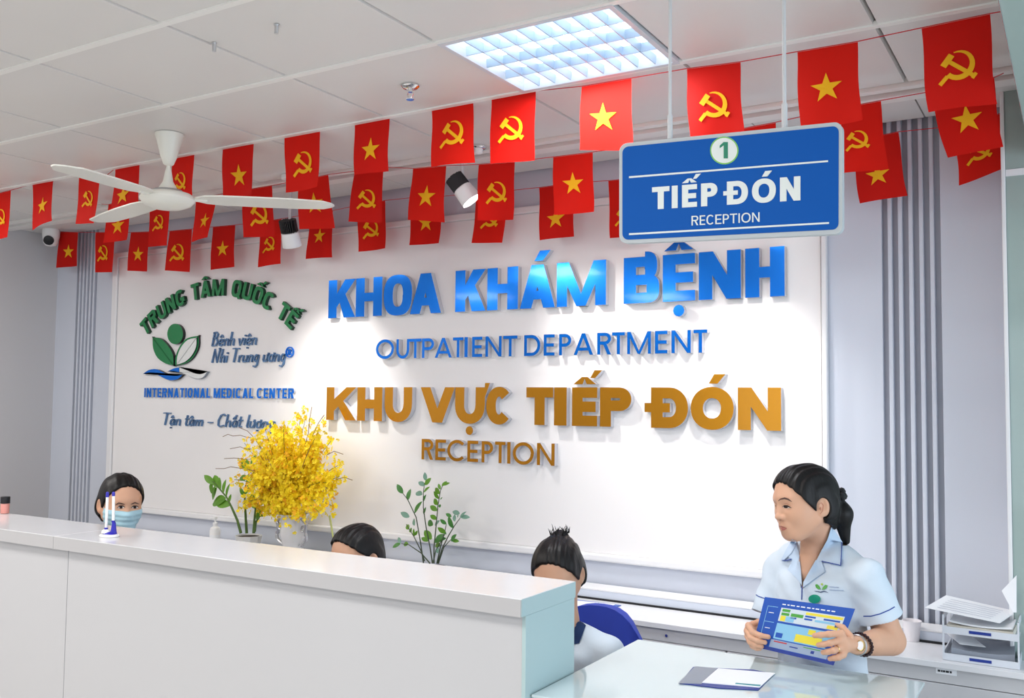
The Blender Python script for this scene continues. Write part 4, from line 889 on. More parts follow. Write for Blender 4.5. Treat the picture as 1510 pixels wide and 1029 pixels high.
# ================================================================== THINGS ON THE COUNTER
zt0 = ZT+.0006
# pen stand
c = PZ(161, 791, zt0); t = thing('pen_stand', 'white and blue double pen stand near the left end of the counter', 'pen stand', tuple(c))
rel(MB().lathe([(.0001, 0), (.039, 0), (.041, .004), (.037, .009), (.0001, .012)], c, 28, sy=.75).build('base', M_white, None, smooth=True), t)
rel(MB().lathe([(.030, .009), (.026, .014), (.016, .018), (.0001, .019)], c+(0, .0, 0), 24, sy=.7).build('base_disc', M_penblue, None, smooth=True), t)
hz = []
hy = c[1]-.006
hp = [PY(156.5, 783, hy), PY(167, 777, hy+.012)]
rel(MB().lathe([(.019, .006), (.018, .013), (.012, .018), (.0001, .020)], (hp[0][0], hy, c[2]+.007), 20, sy=.8).build('holder', M_white, None, smooth=True), t)
rel(MB().tube([(hp[1][0]-.002, hy+.012, c[2]+.008), (hp[1][0]+.003, hy+.012, c[2]+.02), (hp[1][0]+.003, hy+.012, PY(168, 770, hy+.012)[2])], [.017, .010, .0065], 12).build('holder', M_penblue, None, smooth=True), t)
for k, (bp, tp, lb) in enumerate((((156.5, 781), (158.5, 725), 'left white pen with blue tip standing upright in the pen stand'), ((167, 770), (167.5, 725), 'right white pen with blue tip standing upright in the pen stand'))):
    y = hy+.012*k; a = PY(*bp, y); b = PY(*tp, y); d = b-a; pn = thing('pen', lb, 'pen', tuple(a))
    rel(MB().tube([a+d*.02, a+d*.86], .0050, 12).build('barrel', M_white, None, smooth=True), pn)
    rel(MB().tube([a+d*.86, a+d*.97, b], [.0056, .0056, .003], 12).build('tip', M_penblue, None, smooth=True), pn)
    rel(MB().tube([a+d*.0, a+d*.06], [.006, .0065], 12).build('collar', M_penblue, None, smooth=True), pn)
    rel(MB().tube([a+d*.3+(.006, -.002, 0), a+d*.62+(.006, -.002, 0)], .0018, 6).build('clip', M_white, None), pn)
# bottle and rounded box at the far left
c = PZ(17, 756, zt0)+np.array((0, -.03, 0)); h = PY(17, 733, c[1])[2]-c[2]; t = thing('cosmetic_bottle', 'small pink bottle with black cap at the far left end', 'bottle', tuple(c))
rel(MB().lathe([(.0001, 0), (.017, .001), (.018, h*.55), (.017, h*.6)], c, 20).build('bottle', M_pinkb, None, smooth=True), t)
rel(MB().lathe([(.019, h*.6), (.0195, h*.61), (.0195, h*.98), (.018, h), (.0001, h)], c, 20).build('cap', M_black, None, smooth=True), t)
c = PZ(-6, 757, zt0)+np.array((-.045, -.03, 0))
tag(MB().lathe([(.0001, 0), (.055, .0), (.058, .006), (.055, .03), (.043, .055), (.02, .066), (.0001, .068)], c, 28).build('domed_lid', M_paper, None, smooth=True), 'pale domed lid or bowl cut by the left picture edge', 'lid')
# documents on the service desk
zs = ZD+.0006
t = thing('brochure', 'open brochure with grey left flap and white page on the glass desk', 'brochure', tuple(PZ(1070, 1000, zs)))
flatpoly('inner_page', [(1002, 1007), (1022, 983), (1110, 987), (1141, 993), (1118, 1017), (1060, 1014)], zs, zs+.002, M_bnavy, t)
flatpoly('grey_flap', [(1000, 1007), (1025, 982), (1058, 985), (1034, 1008)], zs+.002, zs+.0028, M_paperg, t)
flatpoly('white_page', [(1035, 1006), (1059, 985), (1143, 992), (1120, 1013)], zs+.002, zs+.0035, M_paper, t)
flatpoly('teal_stripe', [(1085, 1006.5), (1122, 1009.5), (1120.5, 1011.5), (1084, 1008)], zs+.0035, zs+.0038, M_teal, t)
# ================================================================== PEOPLE (bodies grown as one surface from a distance field)
def A3(*v): return np.array(v, np.float32)
def dcap(P, a, b, ra, rb):
    a = np.asarray(a, np.float32); b = np.asarray(b, np.float32); ba = b-a; t = np.clip(((P-a)@ba)/float(ba@ba+1e-12), 0, 1)
    return np.sqrt((((P-a)-t[:, None]*ba)**2).sum(1))-(ra+(rb-ra)*t)
def dell(P, c, r, M=None):
    q = P-np.asarray(c, np.float32)
    if M is not None: q = q@np.asarray(M, np.float32)      # columns of M = local axes
    r = np.asarray(r, np.float32); k0 = np.sqrt(((q/r)**2).sum(1)); k1 = np.sqrt(((q/(r*r))**2).sum(1))+1e-9
    return k0*(k0-1)/k1
def smin(a, b, k):
    h = np.clip(.5+.5*(b-a)/k, 0, 1); return b+(a-b)*h-k*h*(1-h)
def smax(a, b, k): return -smin(-a, -b, k)
def grow(name, fn, lo, hi, h, m, parent=None, smooth=True):
    """surface nets on a narrow band of the distance field"""
    lo = np.array(lo, float); n = np.ceil((np.array(hi)-lo)/h).astype(int)+1; q = 4; n = ((n+q-1)//q)*q; cn = n//q
    ci = np.stack(np.meshgrid(*[np.arange(c) for c in cn], indexing='ij'), -1).reshape(-1, 3)
    cc = (lo+(ci+.5)*h*q).astype(np.float32); dc = np.concatenate([fn(cc[i:i+60000]) for i in range(0, len(cc), 60000)])
    D = np.repeat(np.repeat(np.repeat(dc.reshape(cn), q, 0), q, 1), q, 2).astype(np.float32)
    near = ci[np.abs(dc) < h*q*1.9]; off = np.stack(np.meshgrid(*[np.arange(q)]*3, indexing='ij'), -1).reshape(-1, 3)
    idx = (near[:, None, :]*q+off[None]).reshape(-1, 3); pts = (lo+idx*h).astype(np.float32)
    D[idx[:, 0], idx[:, 1], idx[:, 2]] = np.concatenate([fn(pts[i:i+120000]) for i in range(0, len(pts), 120000)])
    S = D < 0; nx, ny, nz = D.shape
    cnt = np.zeros((nx-1, ny-1, nz-1), np.int8); 
    for a in (0, 1):
        for b in (0, 1):
            for c in (0, 1): cnt += S[a:nx-1+a, b:ny-1+b, c:nz-1+c]
    mixed = (cnt > 0) & (cnt < 8); I = np.argwhere(mixed); vid = np.full(mixed.shape, -1, np.int32); vid[mixed] = np.arange(len(I))
    acc = np.zeros((len(I), 3)); num = np.zeros(len(I)); cor = [(a, b, c) for a in (0, 1) for b in (0, 1) for c in (0, 1)]
    for a in cor:
        for ax in range(3):
            if a[ax]: continue
            b = list(a); b[ax] = 1; da = D[I[:, 0]+a[0], I[:, 1]+a[1], I[:, 2]+a[2]]; db_ = D[I[:, 0]+b[0], I[:, 1]+b[1], I[:, 2]+b[2]]
            mk = (da < 0) != (db_ < 0); t = np.where(mk, da/np.where(mk, da-db_, 1), 0); p = np.array(a, float)[None]+np.zeros((len(I), 3)); p[:, ax] += t
            acc[mk] += p[mk]; num[mk] += 1
    V = lo+(I+acc/num[:, None])*h; F = []
    for ax in range(3):
        o1, o2 = (ax+1) % 3, (ax+2) % 3; sl = [slice(None)]*3; s2 = [slice(None)]*3; sl[ax] = slice(0, -1); s2[ax] = slice(1, None)
        A = S[tuple(sl)]; B = S[tuple(s2)]; E_ = np.argwhere(A != B); E_ = E_[(E_[:, o1] > 0) & (E_[:, o2] > 0) & (E_[:, o1] < D.shape[o1]-1) & (E_[:, o2] < D.shape[o2]-1)]
        ins = A[E_[:, 0], E_[:, 1], E_[:, 2]]; qd = []
        for d1, d2 in ((1, 1), (0, 1), (0, 0), (1, 0)):
            e = E_.copy(); e[:, o1] -= d1; e[:, o2] -= d2; qd.append(vid[e[:, 0], e[:, 1], e[:, 2]])
        qd = np.stack(qd, 1); qd[~ins] = qd[~ins][:, ::-1]; F.append(qd)
    F = np.concatenate(F); F = F[(F >= 0).all(1)]
    # one Newton step onto the surface
    Vf = V.astype(np.float32); e = h*.5; g = np.stack([fn(Vf+A3(*(e*np.eye(3)[k])))-fn(Vf-A3(*(e*np.eye(3)[k]))) for k in range(3)], 1)/(2*e)
    gl = (g**2).sum(1)+1e-6; st = np.clip(fn(Vf)/gl, -h, h); V = V-g*st[:, None]*(gl > .05)[:, None]
    me = bpy.data.meshes.new(name); me.vertices.add(len(V)); me.vertices.foreach_set('co', V.astype(np.float32).ravel())
    me.loops.add(len(F)*4); me.loops.foreach_set('vertex_index', F.astype(np.int32).ravel()); me.polygons.add(len(F)); me.polygons.foreach_set('loop_start', np.arange(0, len(F)*4, 4, dtype=np.int32))
    me.update(calc_edges=True); me.validate(); o = link(name, me, m, None, True)
    if parent: rel(o, parent)
    return o
def march(fn, px, back=0.0, t0=1.2, t1=6.5, n=80):
    """where the lines of sight of some picture points first meet the figure"""
    px = np.array(px, float); d = np.array([ray(*p) for p in px]); d /= np.linalg.norm(d, axis=1)[:, None]; t = np.full(len(px), t0)
    for _ in range(n): t += np.clip(fn((CO+d*t[:, None]).astype(np.float32))*.8, -.05, .4)
    return CO+d*(t-back)[:, None], d, t
def fix_miss(P, t, tmax):
    ok = t < tmax
    if ok.all() or not ok.any(): return P
    for i in np.where(~ok)[0]:
        j = np.where(ok)[0][np.argmin(np.abs(np.where(ok)[0]-i))]; P[i] = P[j]
    return P
def strip(name, fn, pts, w, m, parent, off=.001, tmax=3.6, step=1.2, taper=True, thick=.0012):
    """thin raised ribbon lying on a figure along picture points (widths in picture pixels)"""
    P = [np.array(p, float) for p in pts]; q = []
    for a, b in zip(P[:-1], P[1:]):
        k = max(1, int(np.linalg.norm(b-a)/step)); q += [a+(b-a)*i/k for i in range(k)]
    q.append(P[-1]); n = len(q); L = []; Rr = []
    for i in range(n):
        t = q[min(i+1, n-1)]-q[max(i-1, 0)]; t /= np.linalg.norm(t)+1e-9; nm = np.array((-t[1], t[0])); f = i/(n-1); ww = w/2*(math.sin(math.pi*min(.96, max(.04, f)))**.6 if taper else 1); L.append(q[i]+nm*ww); Rr.append(q[i]-nm*ww)
    W, d, t = march(fn, L+Rr); W = fix_miss(W, t, tmax); F_ = W-d*off; B_ = W+d*thick
    vs = list(F_)+list(B_); N = 2*n; fs = []
    for i in range(n-1): fs += [(i, i+1, n+i+1, n+i), (i, N+i, N+i+1, i+1), (n+i, n+i+1, N+n+i+1, N+n+i)]
    o = MB().add(vs, fs).build(name, m, None, smooth=False); return rel(o, parent)
def patch(name, fn, poly, m, parent, off=.001, tmax=3.6, step=2.5, thick=.002, smooth=True):
    """thin raised panel lying on a figure inside a picture outline"""
    poly = [np.array(p, float) for p in poly]; bd = []
    for a, b in zip(poly, poly[1:]+poly[:1]):
        k = max(1, int(np.linalg.norm(b-a)/step)); bd += [a+(b-a)*i/k for i in range(k)]
    nb = len(bd); xs_ = [p[0] for p in bd]; ys_ = [p[1] for p in bd]; inn = []
    def inside(x, y):
        c = False
        for i in range(nb):
            x1_, y1_ = bd[i]; x2_, y2_ = bd[(i+1) % nb]
            if (y1_ > y) != (y2_ > y) and x < (x2_-x1_)*(y-y1_)/(y2_-y1_)+x1_: c = not c
        return c
    y = min(ys_)+step/2
    while y < max(ys_):
        x = min(xs_)+step/2
        while x < max(xs_):
            if inside(x, y) and min((x-p[0])**2+(y-p[1])**2 for p in bd) > (step*.45)**2: inn.append(np.array((x, y)))
            x += step
        y += step
    allp = [Vector(p) for p in bd+inn]; v, e, f, *_r = delaunay_2d_cdt(allp, [], [list(range(nb))], 1, 1e-5)
    pp = [np.array(p) for p in v]; W, d, t = march(fn, pp); W = fix_miss(W, t, tmax); n = len(pp)
    fs = [tuple(x) for x in f]; fr = [tuple(reversed(x)) for x in fs] if True else fs
    # orientation: picture y runs downward, so reversed polygons face the viewer
    vs = list(W-d*off)+list(W+d*thick); cnt = {}
    for x in fs:
        for a, b in zip(x, x[1:]+x[:1]): cnt[(a, b)] = 1
    side = [(a, b, n+b, n+a) for (a, b) in cnt if (b, a) not in cnt]
    o = MB().add(vs, fr+side).build(name, m, None, smooth=smooth); return rel(o, parent)
def rotm(yaw, pitch=0, roll=0):
    """head axes: columns = right(x), back(y), up(z); the face looks along -y"""
    f = np.array((math.cos(pitch)*math.cos(yaw), math.cos(pitch)*math.sin(yaw), math.sin(pitch))); z0 = np.array((0, 0, 1.)); rt = np.cross(z0, f)*1.0; rt /= np.linalg.norm(rt); up = np.cross(f, rt)
    r2 = rt*math.cos(roll)+up*math.sin(roll); u2 = -rt*math.sin(roll)+up*math.cos(roll)
    return np.stack([np.cross(u2, f) if False else r2, -f, u2], 1)
def head_fn(c, M, s=1.0, ears=True):
    c = np.asarray(c, np.float32); M = np.asarray(M, np.float32)
    def fn(P):
        q = ((P-c)@M)/s; x = np.abs(q[:, 0]); Q = np.stack([x, q[:, 1], q[:, 2]], 1)
        d = dell(Q, (0, .014, .032), (.073, .092, .080))
        d = smin(d, dell(Q, (0, -.028, .020), (.063, .058, .082)), .03)
        d = smin(d, dell(Q, (0, -.026, -.045), (.052, .052, .055)), .03)          # jaw
        d = smin(d, dcap(Q, (.0, -.060, -.083), (.010, -.058, -.083), .018, .016), .025)  # chin
        d = smin(d, dcap(Q, (.050, .0, -.040), (.018, -.048, -.078), .020, .018), .03)   # jaw line
        d = smin(d, dell(Q, (.034, -.050, -.024), (.026, .024, .026)), .03)        # cheek
        d = smin(d, dcap(Q, (.0, -.078, .028), (.034, -.068, .024), .010, .010), .02)   # brow
        d = smax(d, -dell(Q, (.031, -.0965, .003), (.018, .013, .008)), .016)       # eye socket
        d = smin(d, dell(Q, (.031, -.0665, .001), (.016, .0145, .0125)), .005)     # lids over the eyeball
        d = smin(d, dcap(Q, (0, -.080, .010), (0, -.0935, -.024), .0065, .0080), .014)   # nose ridge
        d = smin(d, dell(Q, (0, -.0960, -.0285), (.0105, .0100, .0085)), .008)
        d = smin(d, dell(Q, (.0130, -.0870, -.0310), (.0072, .0085, .0070)), .007)    # wing
        d = smax(d, -dell(Q, (.0065, -.0950, -.0375), (.0032, .005, .003)), .003)   # nostril
        d = smin(d, dell(Q, (0, -.076, -.058), (.025, .0125, .018)), .014)         # muzzle
        d = smin(d, dcap(Q, (0, -.0875, -.0555), (.018, -.078, -.0600), .0046, .0022), .004)
        d = smin(d, dcap(Q, (0, -.0865, -.0665), (.014, -.079, -.0645), .0054, .0028), .004)
        d = smax(d, -dcap(Q, (0, -.0940, -.0610), (.020, -.082, -.0615), .0015, .0009), .003)
        if ears:
            e = dell(Q, (.074, .016, -.004), (.009, .018, .031), [[.94, .34, 0], [-.34, .94, 0], [0, 0, 1]])
            e = smax(e, -dell(Q, (.083, .010, .000), (.008, .010, .018)), .006); e = smin(e, dell(Q, (.073, .008, -.026), (.006, .009, .010)), .006); d = smin(d, e, .006)
        return d*s
    return fn
def to_world(c, M, s): return lambda v: np.asarray(c)+np.asarray(M)@(np.array(v)*s)
def hair_fn(c, M, s, plane, back=.022, infl=.011, napez=-.055, bumps=.0012, part=True):
    c = np.asarray(c, np.float32); M = np.asarray(M, np.float32)
    (ya, za), (yb, zb) = plane
    nA = np.array((-(zb-za), yb-ya)); nA = nA/np.linalg.norm(nA); nA = nA if nA[1] > 0 else -nA
    def fn(P):
        q = ((P-c)@M)/s; x = np.abs(q[:, 0]); Q = np.stack([x, q[:, 1], q[:, 2]], 1)
        d = dell(Q, (0, .014, .032), (.073+infl*.8, .092+infl, .080+infl*1.25)); d = smin(d, dell(Q, (0, -.028, .020), (.063+infl*.5, .058+infl*.35, .082+infl)), .03)
        d = smin(d, dcap(Q, (.03, .035, -.02), (.015, .05, -.05), .055, .045), .03)
        a = -((Q[:, 1]-ya)*nA[0]+(Q[:, 2]-za)*nA[1])-.22*x*x/.07            # above the hair line
        b = back-Q[:, 1]; b = np.maximum(b, napez-Q[:, 2]); keep = smin(a, b, .012)
        d = smax(d, keep, .006); d = smax(d, -dell(Q, (.088, .012, -.010), (.05, .021, .031)), .006)
        if part: d = d+.0028*np.exp(-(Q[:, 0]/.004)**2)*(Q[:, 1] < .02)
        d = d+bumps*np.sin(Q[:, 0]*260+Q[:, 1]*40+q[:, 0]*90)
        return d*s
    return fn
# ---------------------------------------------------------------- the standing nurse
nurse = thing('person', 'woman in white short-sleeved uniform standing behind the glass desk, holding a blue leaflet', 'person', (float(PY(1210, 900, 2.98)[0]), 2.98, 0))
J = lambda x, y, Y: PY(x, y, Y)
HC = J(1186, 744, 2.97); HM = rotm(R(228.8), R(-4), R(5)); HS = 1.0
hf = head_fn(HC, HM, HS); W_ = to_world(HC, HM, HS)
neck0 = W_((0, .030, -.055)); neck1 = J(1209, 810, 3.075); chest_c = J(1207, 885, 3.03)
shL = J(1279, 851, 2.955); shR = J(1150, 838, 3.10)
elL = J(1313, 944, 2.985); wrL = J(1263, 951, 2.80)
elR = J(1126, 936, 3.03); wrR = J(1110, 930, 2.86)
sdir = shL-shR; sdir[2] = 0; sdir /= np.linalg.norm(sdir); fdir = np.array((sdir[1], -sdir[0], 0.)); zup = np.array((0, 0, 1.)); TM = np.stack([sdir, -fdir, zup], 1).astype(np.float32)
tc0 = ((shL+shR)/2).astype(np.float32)
def hand(P, wr, palm, fingers, thumb, rp=.020, r0=.0094, r1=.0070, pn=None):
    d = dcap(P, wr, palm, .022, rp)
    for f in fingers:
        d = smin(d, dcap(P, palm*.55+np.array(f[0])*.45, f[0], .011, .0098), .010)
    g = None
    for f in fingers+[thumb]:
        e = None
        for k in range(len(f)-1):
            ra = r0-(r0-r1)*k/(len(f)-1); rb = r0-(r0-r1)*(k+1)/(len(f)-1); c_ = dcap(P, f[k], f[k+1], ra, rb); e = c_ if e is None else smin(e, c_, .004)
        g = e if g is None else np.minimum(g, e)
    return smin(d, g, .004)
# left hand (in front of the leaflet, on the viewer's right)
palmL = J(1246, 950, 2.755)
fL = [[J(1241, 934, 2.742), J(1222, 935, 2.722), J(1210, 936, 2.722), J(1201, 937, 2.728)],
      [J(1238, 944, 2.738), J(1224, 948, 2.718), J(1214, 950, 2.720), J(1207, 951, 2.728)],
      [J(1239, 955, 2.738), J(1229, 959, 2.716), J(1221, 961, 2.718), J(1214, 962, 2.726)],
      [J(1243, 965, 2.742), J(1236, 969, 2.722), J(1230, 970, 2.722), J(1224, 971, 2.730)]]
thL = [J(1254, 938, 2.775), J(1243, 925, 2.790), J(1233, 920, 2.800)]
palmR = J(1108, 934, 2.835)
fR = [[J(1104, 922, 2.812), J(1110, 932, 2.792), J(1121, 937, 2.788), J(1133, 939, 2.792)],
      [J(1102, 930, 2.812), J(1107, 940, 2.788), J(1117, 945, 2.785), J(1128, 947, 2.790)],
      [J(1103, 938, 2.815), J(1107, 947, 2.790), J(1114, 951, 2.788), J(1123, 953, 2.792)],
      [J(1106, 945, 2.820), J(1110, 952, 2.798), J(1115, 955, 2.795), J(1120, 956, 2.798)]]
thR = [J(1110, 920, 2.85), J(1118, 917, 2.845), J(1128, 915, 2.842)]
def arms(P):
    d = dcap(P, shL, elL, .044, .040); d = smin(d, dcap(P, elL, wrL, .039, .0235), .018)
    d = smin(d, dcap(P, elL*.8+wrL*.2, elL*.45+wrL*.55, .038, .033), .015)
    d = smin(d, hand(P, wrL, palmL, fL, thL), .012)
    e = dcap(P, shR, elR, .042, .034); e = smin(e, dcap(P, elR, wrR, .034, .022), .018); e = smin(e, hand(P, wrR, palmR, fR, thR, rp=.017), .012)
    return np.minimum(d, e)
def torso(P):
    q = (P-tc0)@TM; z = q[:, 2]; f = np.clip(-z/.42, 0, 1)
    a = np.interp(f, [0, .25, .55, .8, 1], [.155, .150, .142, .156, .172]).astype(np.float32); b = np.interp(f, [0, .25, .5, .8, 1], [.085, .108, .100, .105, .112]).astype(np.float32)
    k = np.sqrt((q[:, 0]/a)**2+((q[:, 1]+.004)/b)**2); d = (k-1)*np.minimum(a, b)
    d = smax(d, z-.012, .05); d = np.maximum(d, -z-.46); return d
trL = J(1232, 812, 3.05); trR = J(1178, 812, 3.08)
def bust(P):
    d = torso(P); d = smin(d, dcap(P, J(1234, 834, 3.005), J(1170, 828, 3.08), .040, .036), .03); d = smin(d, dcap(P, trL, shL, .036, .046), .045); return smin(d, dcap(P, trR, shR, .036, .044), .045)
def nurse_skin(P):
    d = hf(P); d = smin(d, dcap(P, neck0, neck1, .049, .043), .022)
    d = smin(d, dcap(P, J(1197, 806, 3.03), J(1190, 846, 2.985), .034, .028), .02)
    ch = np.maximum(bust(P)+.012, tc0[2]-.16-P[:, 2]); d = smin(d, ch, .012)
    return smin(d, arms(P), .01)
lo = np.minimum.reduce([HC-.15, elR-.08, palmR-.06, elL-.1]); hi = np.maximum.reduce([HC+.15, shL+.1, elL+.06]); hi[2] = HC[2]+.13; lo[2] = .90; lo[1] = 2.68; hi[1] = 3.22; lo[0] = J(1092, 940, 2.78)[0]; hi[0] = J(1345, 940, 2.98)[0]
body = grow('body', nurse_skin, lo, hi, .0022, M_skin, nurse)
# shirt
zsh = float(tc0[2])
slL = shL*.36+elL*.64; slR = shR*.30+elR*.70
upL = (elL-shL)/np.linalg.norm(elL-shL); upR = (elR-shR)/np.linalg.norm(elR-shR)
vL = np.stack([J(1182, 867, 2.95), J(1180, 840, 2.96), J(1176, 815, 2.98), J(1180, 795, 3.0)])
vR = np.stack([J(1185, 867, 2.95), J(1201, 838, 2.96), J(1214, 815, 2.98), J(1224, 795, 3.0)])
def shirt(P, cut=True):
    d = bust(P)
    sl = dcap(P, shL, slL+upL*.03, .050, .066); sl = np.maximum(sl, (P-slL.astype(np.float32))@upL.astype(np.float32))
    sr = dcap(P, shR, slR+upR*.03, .047, .058); sr = np.maximum(sr, (P-slR.astype(np.float32))@upR.astype(np.float32))
    d = smin(d, sl, .02); d = smin(d, sr, .02)
    q = (P-tc0)@TM; d = d+.0022*np.sin(q[:, 0]*46+q[:, 2]*31)*np.sin(q[:, 2]*38-q[:, 0]*12+1)+.0012*np.sin(q[:, 2]*95+q[:, 0]*60)
    if cut:
        hl = dcap(P, slL-upL*.005, slL+upL*.05, .051, .058); d = smax(d, -hl, .004); hr = dcap(P, slR-upR*.005, slR+upR*.05, .044, .050); d = smax(d, -hr, .004)
        # open V of the neck
        V = np.maximum(P[:, 0]-np.interp(P[:, 2], vR[:, 2], vR[:, 0]), np.interp(P[:, 2], vL[:, 2], vL[:, 0])-P[:, 0]).astype(np.float32)
        V = np.maximum(np.maximum(V, vR[0, 2]-P[:, 2]), q[:, 1]-.03)
        nk = dcap(P, neck1+zup*.045, neck1+zup*.09, .042, .050); V = np.minimum(V*.7, nk); d = smax(d, -V, .003)
    return d
slo = np.array((J(1092, 940, 3.0)[0], 2.80, float(zsh)-.47)); shi = np.array((J(1345, 940, 3.0)[0], 3.24, zsh+.09))
sh_o = grow('uniform_shirt', lambda P: shirt(P), slo, shi, .003, M_cloth, nurse)
shirt0 = lambda P: shirt(P, False); collf = lambda P: smin(smin(shirt(P, False), dcap(P, neck0, neck1, .049, .050), .01), nurse_skin(P), .01); full = lambda P: np.minimum(nurse_skin(P), shirt(P))
# hair
hlp = ((-.078, .074), (.000, -.004))
hr_fn = hair_fn(HC, HM, HS, hlp)
b0 = W_((0, .098, .018)); b1 = J(1241, 758, 3.04); b2 = J(1247, 797, 3.05)
def hair_all(P):
    d = hr_fn(P); d = smin(d, dcap(P, W_((0, .085, .02)), b0, .045, .030), .02); t = smin(dcap(P, b0, b1, .028, .031), dcap(P, b1, b2, .030, .013), .02); return smin(d, t, .01)
hlo = np.minimum(HC-.14, b2-.04); hhi = np.maximum(HC+.14, b1+.05)
grow('hair', hair_all, hlo, hhi, .0028, M_hair, nurse)
mb = MB()
for k in range(22):
    a = 2*math.pi*k/11+.3*(k % 2); ctr = b0+(b1-b0)*.08; u = np.cross((b1-b0)/np.linalg.norm(b1-b0), (0, 1, 0)); u /= np.linalg.norm(u); v = np.cross((b1-b0)/np.linalg.norm(b1-b0), u)
    p = ctr+(u*math.cos(a)+v*math.sin(a))*(.036+.004*math.sin(k*2.3))+(b1-b0)*(.22*(k // 11)); mb.lathe([(.0001, -.013), (.010, -.007), (.013, .002), (.008, .011), (.0001, .014)], p, 8)
rel(mb.build('scrunchie', M_black, None, smooth=True), nurse)
# face details
FN = nurse_skin
strip('eyebrow', FN, [(1147.5, 738.5), (1151, 735.8), (1157, 734.6), (1162, 736), (1167.5, 739.6)], 2.8, M_brow, nurse)
strip('eyebrow', FN, [(1136.3, 734.5), (1138.2, 735.5), (1140.5, 738)], 1.8, M_brow, nurse)
patch('eye', FN, [(1154, 747), (1157, 746), (1161, 746.2), (1166, 748.6), (1161, 749.3), (1156.5, 748.8)], M_eyew, nurse, off=.0006, step=1.2)
patch('iris', FN, [(1155.5, 746.4), (1158, 745.8), (1161, 746.2), (1162, 748.8), (1159, 749.2), (1156, 748.5)], M_lash, nurse, off=.0011, step=1.2)
strip('eyelash', FN, [(1153.4, 747.4), (1156.5, 745.6), (1161, 745.8), (1167, 748.8)], 2.0, M_lash, nurse, off=.0016)
strip('eyelid_crease_shade', FN, [(1155.5, 743), (1160, 742.4), (1166, 745.6)], .8, M_creaseshade, nurse)
strip('eyelash', FN, [(1139.4, 742.6), (1141.5, 744.2), (1144.4, 746.4)], 1.7, M_lash, nurse, off=.0014)
patch('lips', FN, [(1148, 774.5), (1151, 775.3), (1154, 776), (1160.5, 778.6), (1157.5, 781.4), (1153.5, 782.4), (1151, 780.6), (1149.6, 777.5)], M_lip, nurse, off=.0006, step=1.4)
strip('lip_line_shade', FN, [(1148.6, 775.6), (1152.5, 777.6), (1156, 778), (1160.3, 778.6)], .9, M_creaseshade, nurse, off=.0012)
strip('ear_fold_shade', FN, [(1207.5, 744), (1211, 741), (1214, 745), (1213, 753), (1209.5, 758)], 1.6, M_creaseshade, nurse, off=.0006)
strip('ear_fold_shade', FN, [(1208, 751), (1210, 748), (1210.5, 753)], 2.2, M_creaseshade, nurse, off=.0006)
strip('nostril', FN, [(1149.2, 766.6), (1151.8, 766.8)], 1.0, M_creaseshade, nurse, off=.0006)  # nostril shade painted as a darker strip
# collar, lapels and piping
SF = full
patch('collar', collf, [(1226, 777), (1234, 782), (1243, 792), (1241.5, 817), (1240, 834.5), (1222, 830), (1204, 826), (1211, 812), (1220, 796)], M_collar, nurse, off=.010, thick=.004, tmax=3.6)
patch('lapel', collf, [(1203, 825.5), (1212, 828), (1216.5, 843), (1203, 852), (1184, 866), (1184.5, 858), (1194, 841)], M_collar, nurse, off=.007, thick=.003, tmax=3.6)
patch('collar', collf, [(1168, 795), (1176, 799), (1167, 815), (1155, 827), (1151.5, 826), (1158, 812)], M_collar, nurse, off=.010, thick=.004, tmax=3.6)
patch('lapel', collf, [(1162, 820), (1174, 800), (1178, 815), (1181, 840), (1182.5, 863), (1174, 852), (1161.5, 840), (1168, 826)], M_collar, nurse, off=.007, thick=.003, tmax=3.6)
strip('piping', collf, [(1241.5, 796), (1240.8, 817), (1239.5, 833.5), (1222, 829.5), (1211.5, 827.5)], 1.3, M_pipe, nurse, off=.014, taper=False, tmax=3.6)
strip('piping', shirt0, [(1182.6, 864), (1182, 884)], 1.4, M_pipe, nurse, off=.002, taper=False, tmax=3.6)
strip('piping', collf, [(1153.5, 826), (1160, 826.5), (1167, 824)], 1.1, M_pipe, nurse, off=.012, taper=False, tmax=3.6)
strip('sleeve_piping', shirt0, [(1273, 908.5), (1284, 908.5), (1298, 905), (1312, 899), (1319.5, 894.5)], 1.6, M_pipe, nurse, off=.001, taper=False, tmax=3.6)
strip('sleeve_piping', shirt0, [(1111.5, 874.5), (1118, 879), (1128, 882.5)], 1.5, M_pipe, nurse, off=.001, taper=False, tmax=3.6)
# printed emblem on the chest
e0 = (1211, 865)
for pts, m_ in (([(1202, 862), (1205, 861), (1209, 865), (1210.5, 869), (1206, 868.5), (1203, 866)], M_bgrn), ([(1220.5, 863), (1217, 862), (1213, 866), (1212, 869.5), (1216, 869), (1219, 867)], M_bgrn), ([(1210, 861), (1212, 859.5), (1214, 861), (1212, 863.5)], mat('lime_print', srgb(170, 200, 60), .6))):
    patch('chest_emblem', shirt0, pts, m_, nurse, off=.0025, tmax=3.6)
strip('chest_emblem', shirt0, [(1201, 871), (1206, 872), (1210, 873), (1215, 871.5), (1221, 873.5)], 1.2, M_navy, nurse, off=.0025, tmax=3.6)
for a, b in (((1223, 865), (1237, 866)), ((1223, 869.5), (1244, 870.5))): strip('chest_text', shirt0, [a, b], 1.2, mat('faint_blue_print', srgb(160, 176, 200), .7), nurse, off=.0025, taper=False, tmax=3.6)
bd = march(shirt0, [(1202, 881)])[0][0]
gb = thing('badge', 'round green badge half hidden by the top edge of the blue leaflet', 'badge', tuple(bd))
patch('badge_disc', shirt0, [(1201+9.0*math.cos(R(a)), 883+6.6*math.sin(R(a))) for a in range(0, 360, 20)], mat('badge_green', srgb(20, 150, 120), .4), gb, off=.006, tmax=3.6, thick=.002)
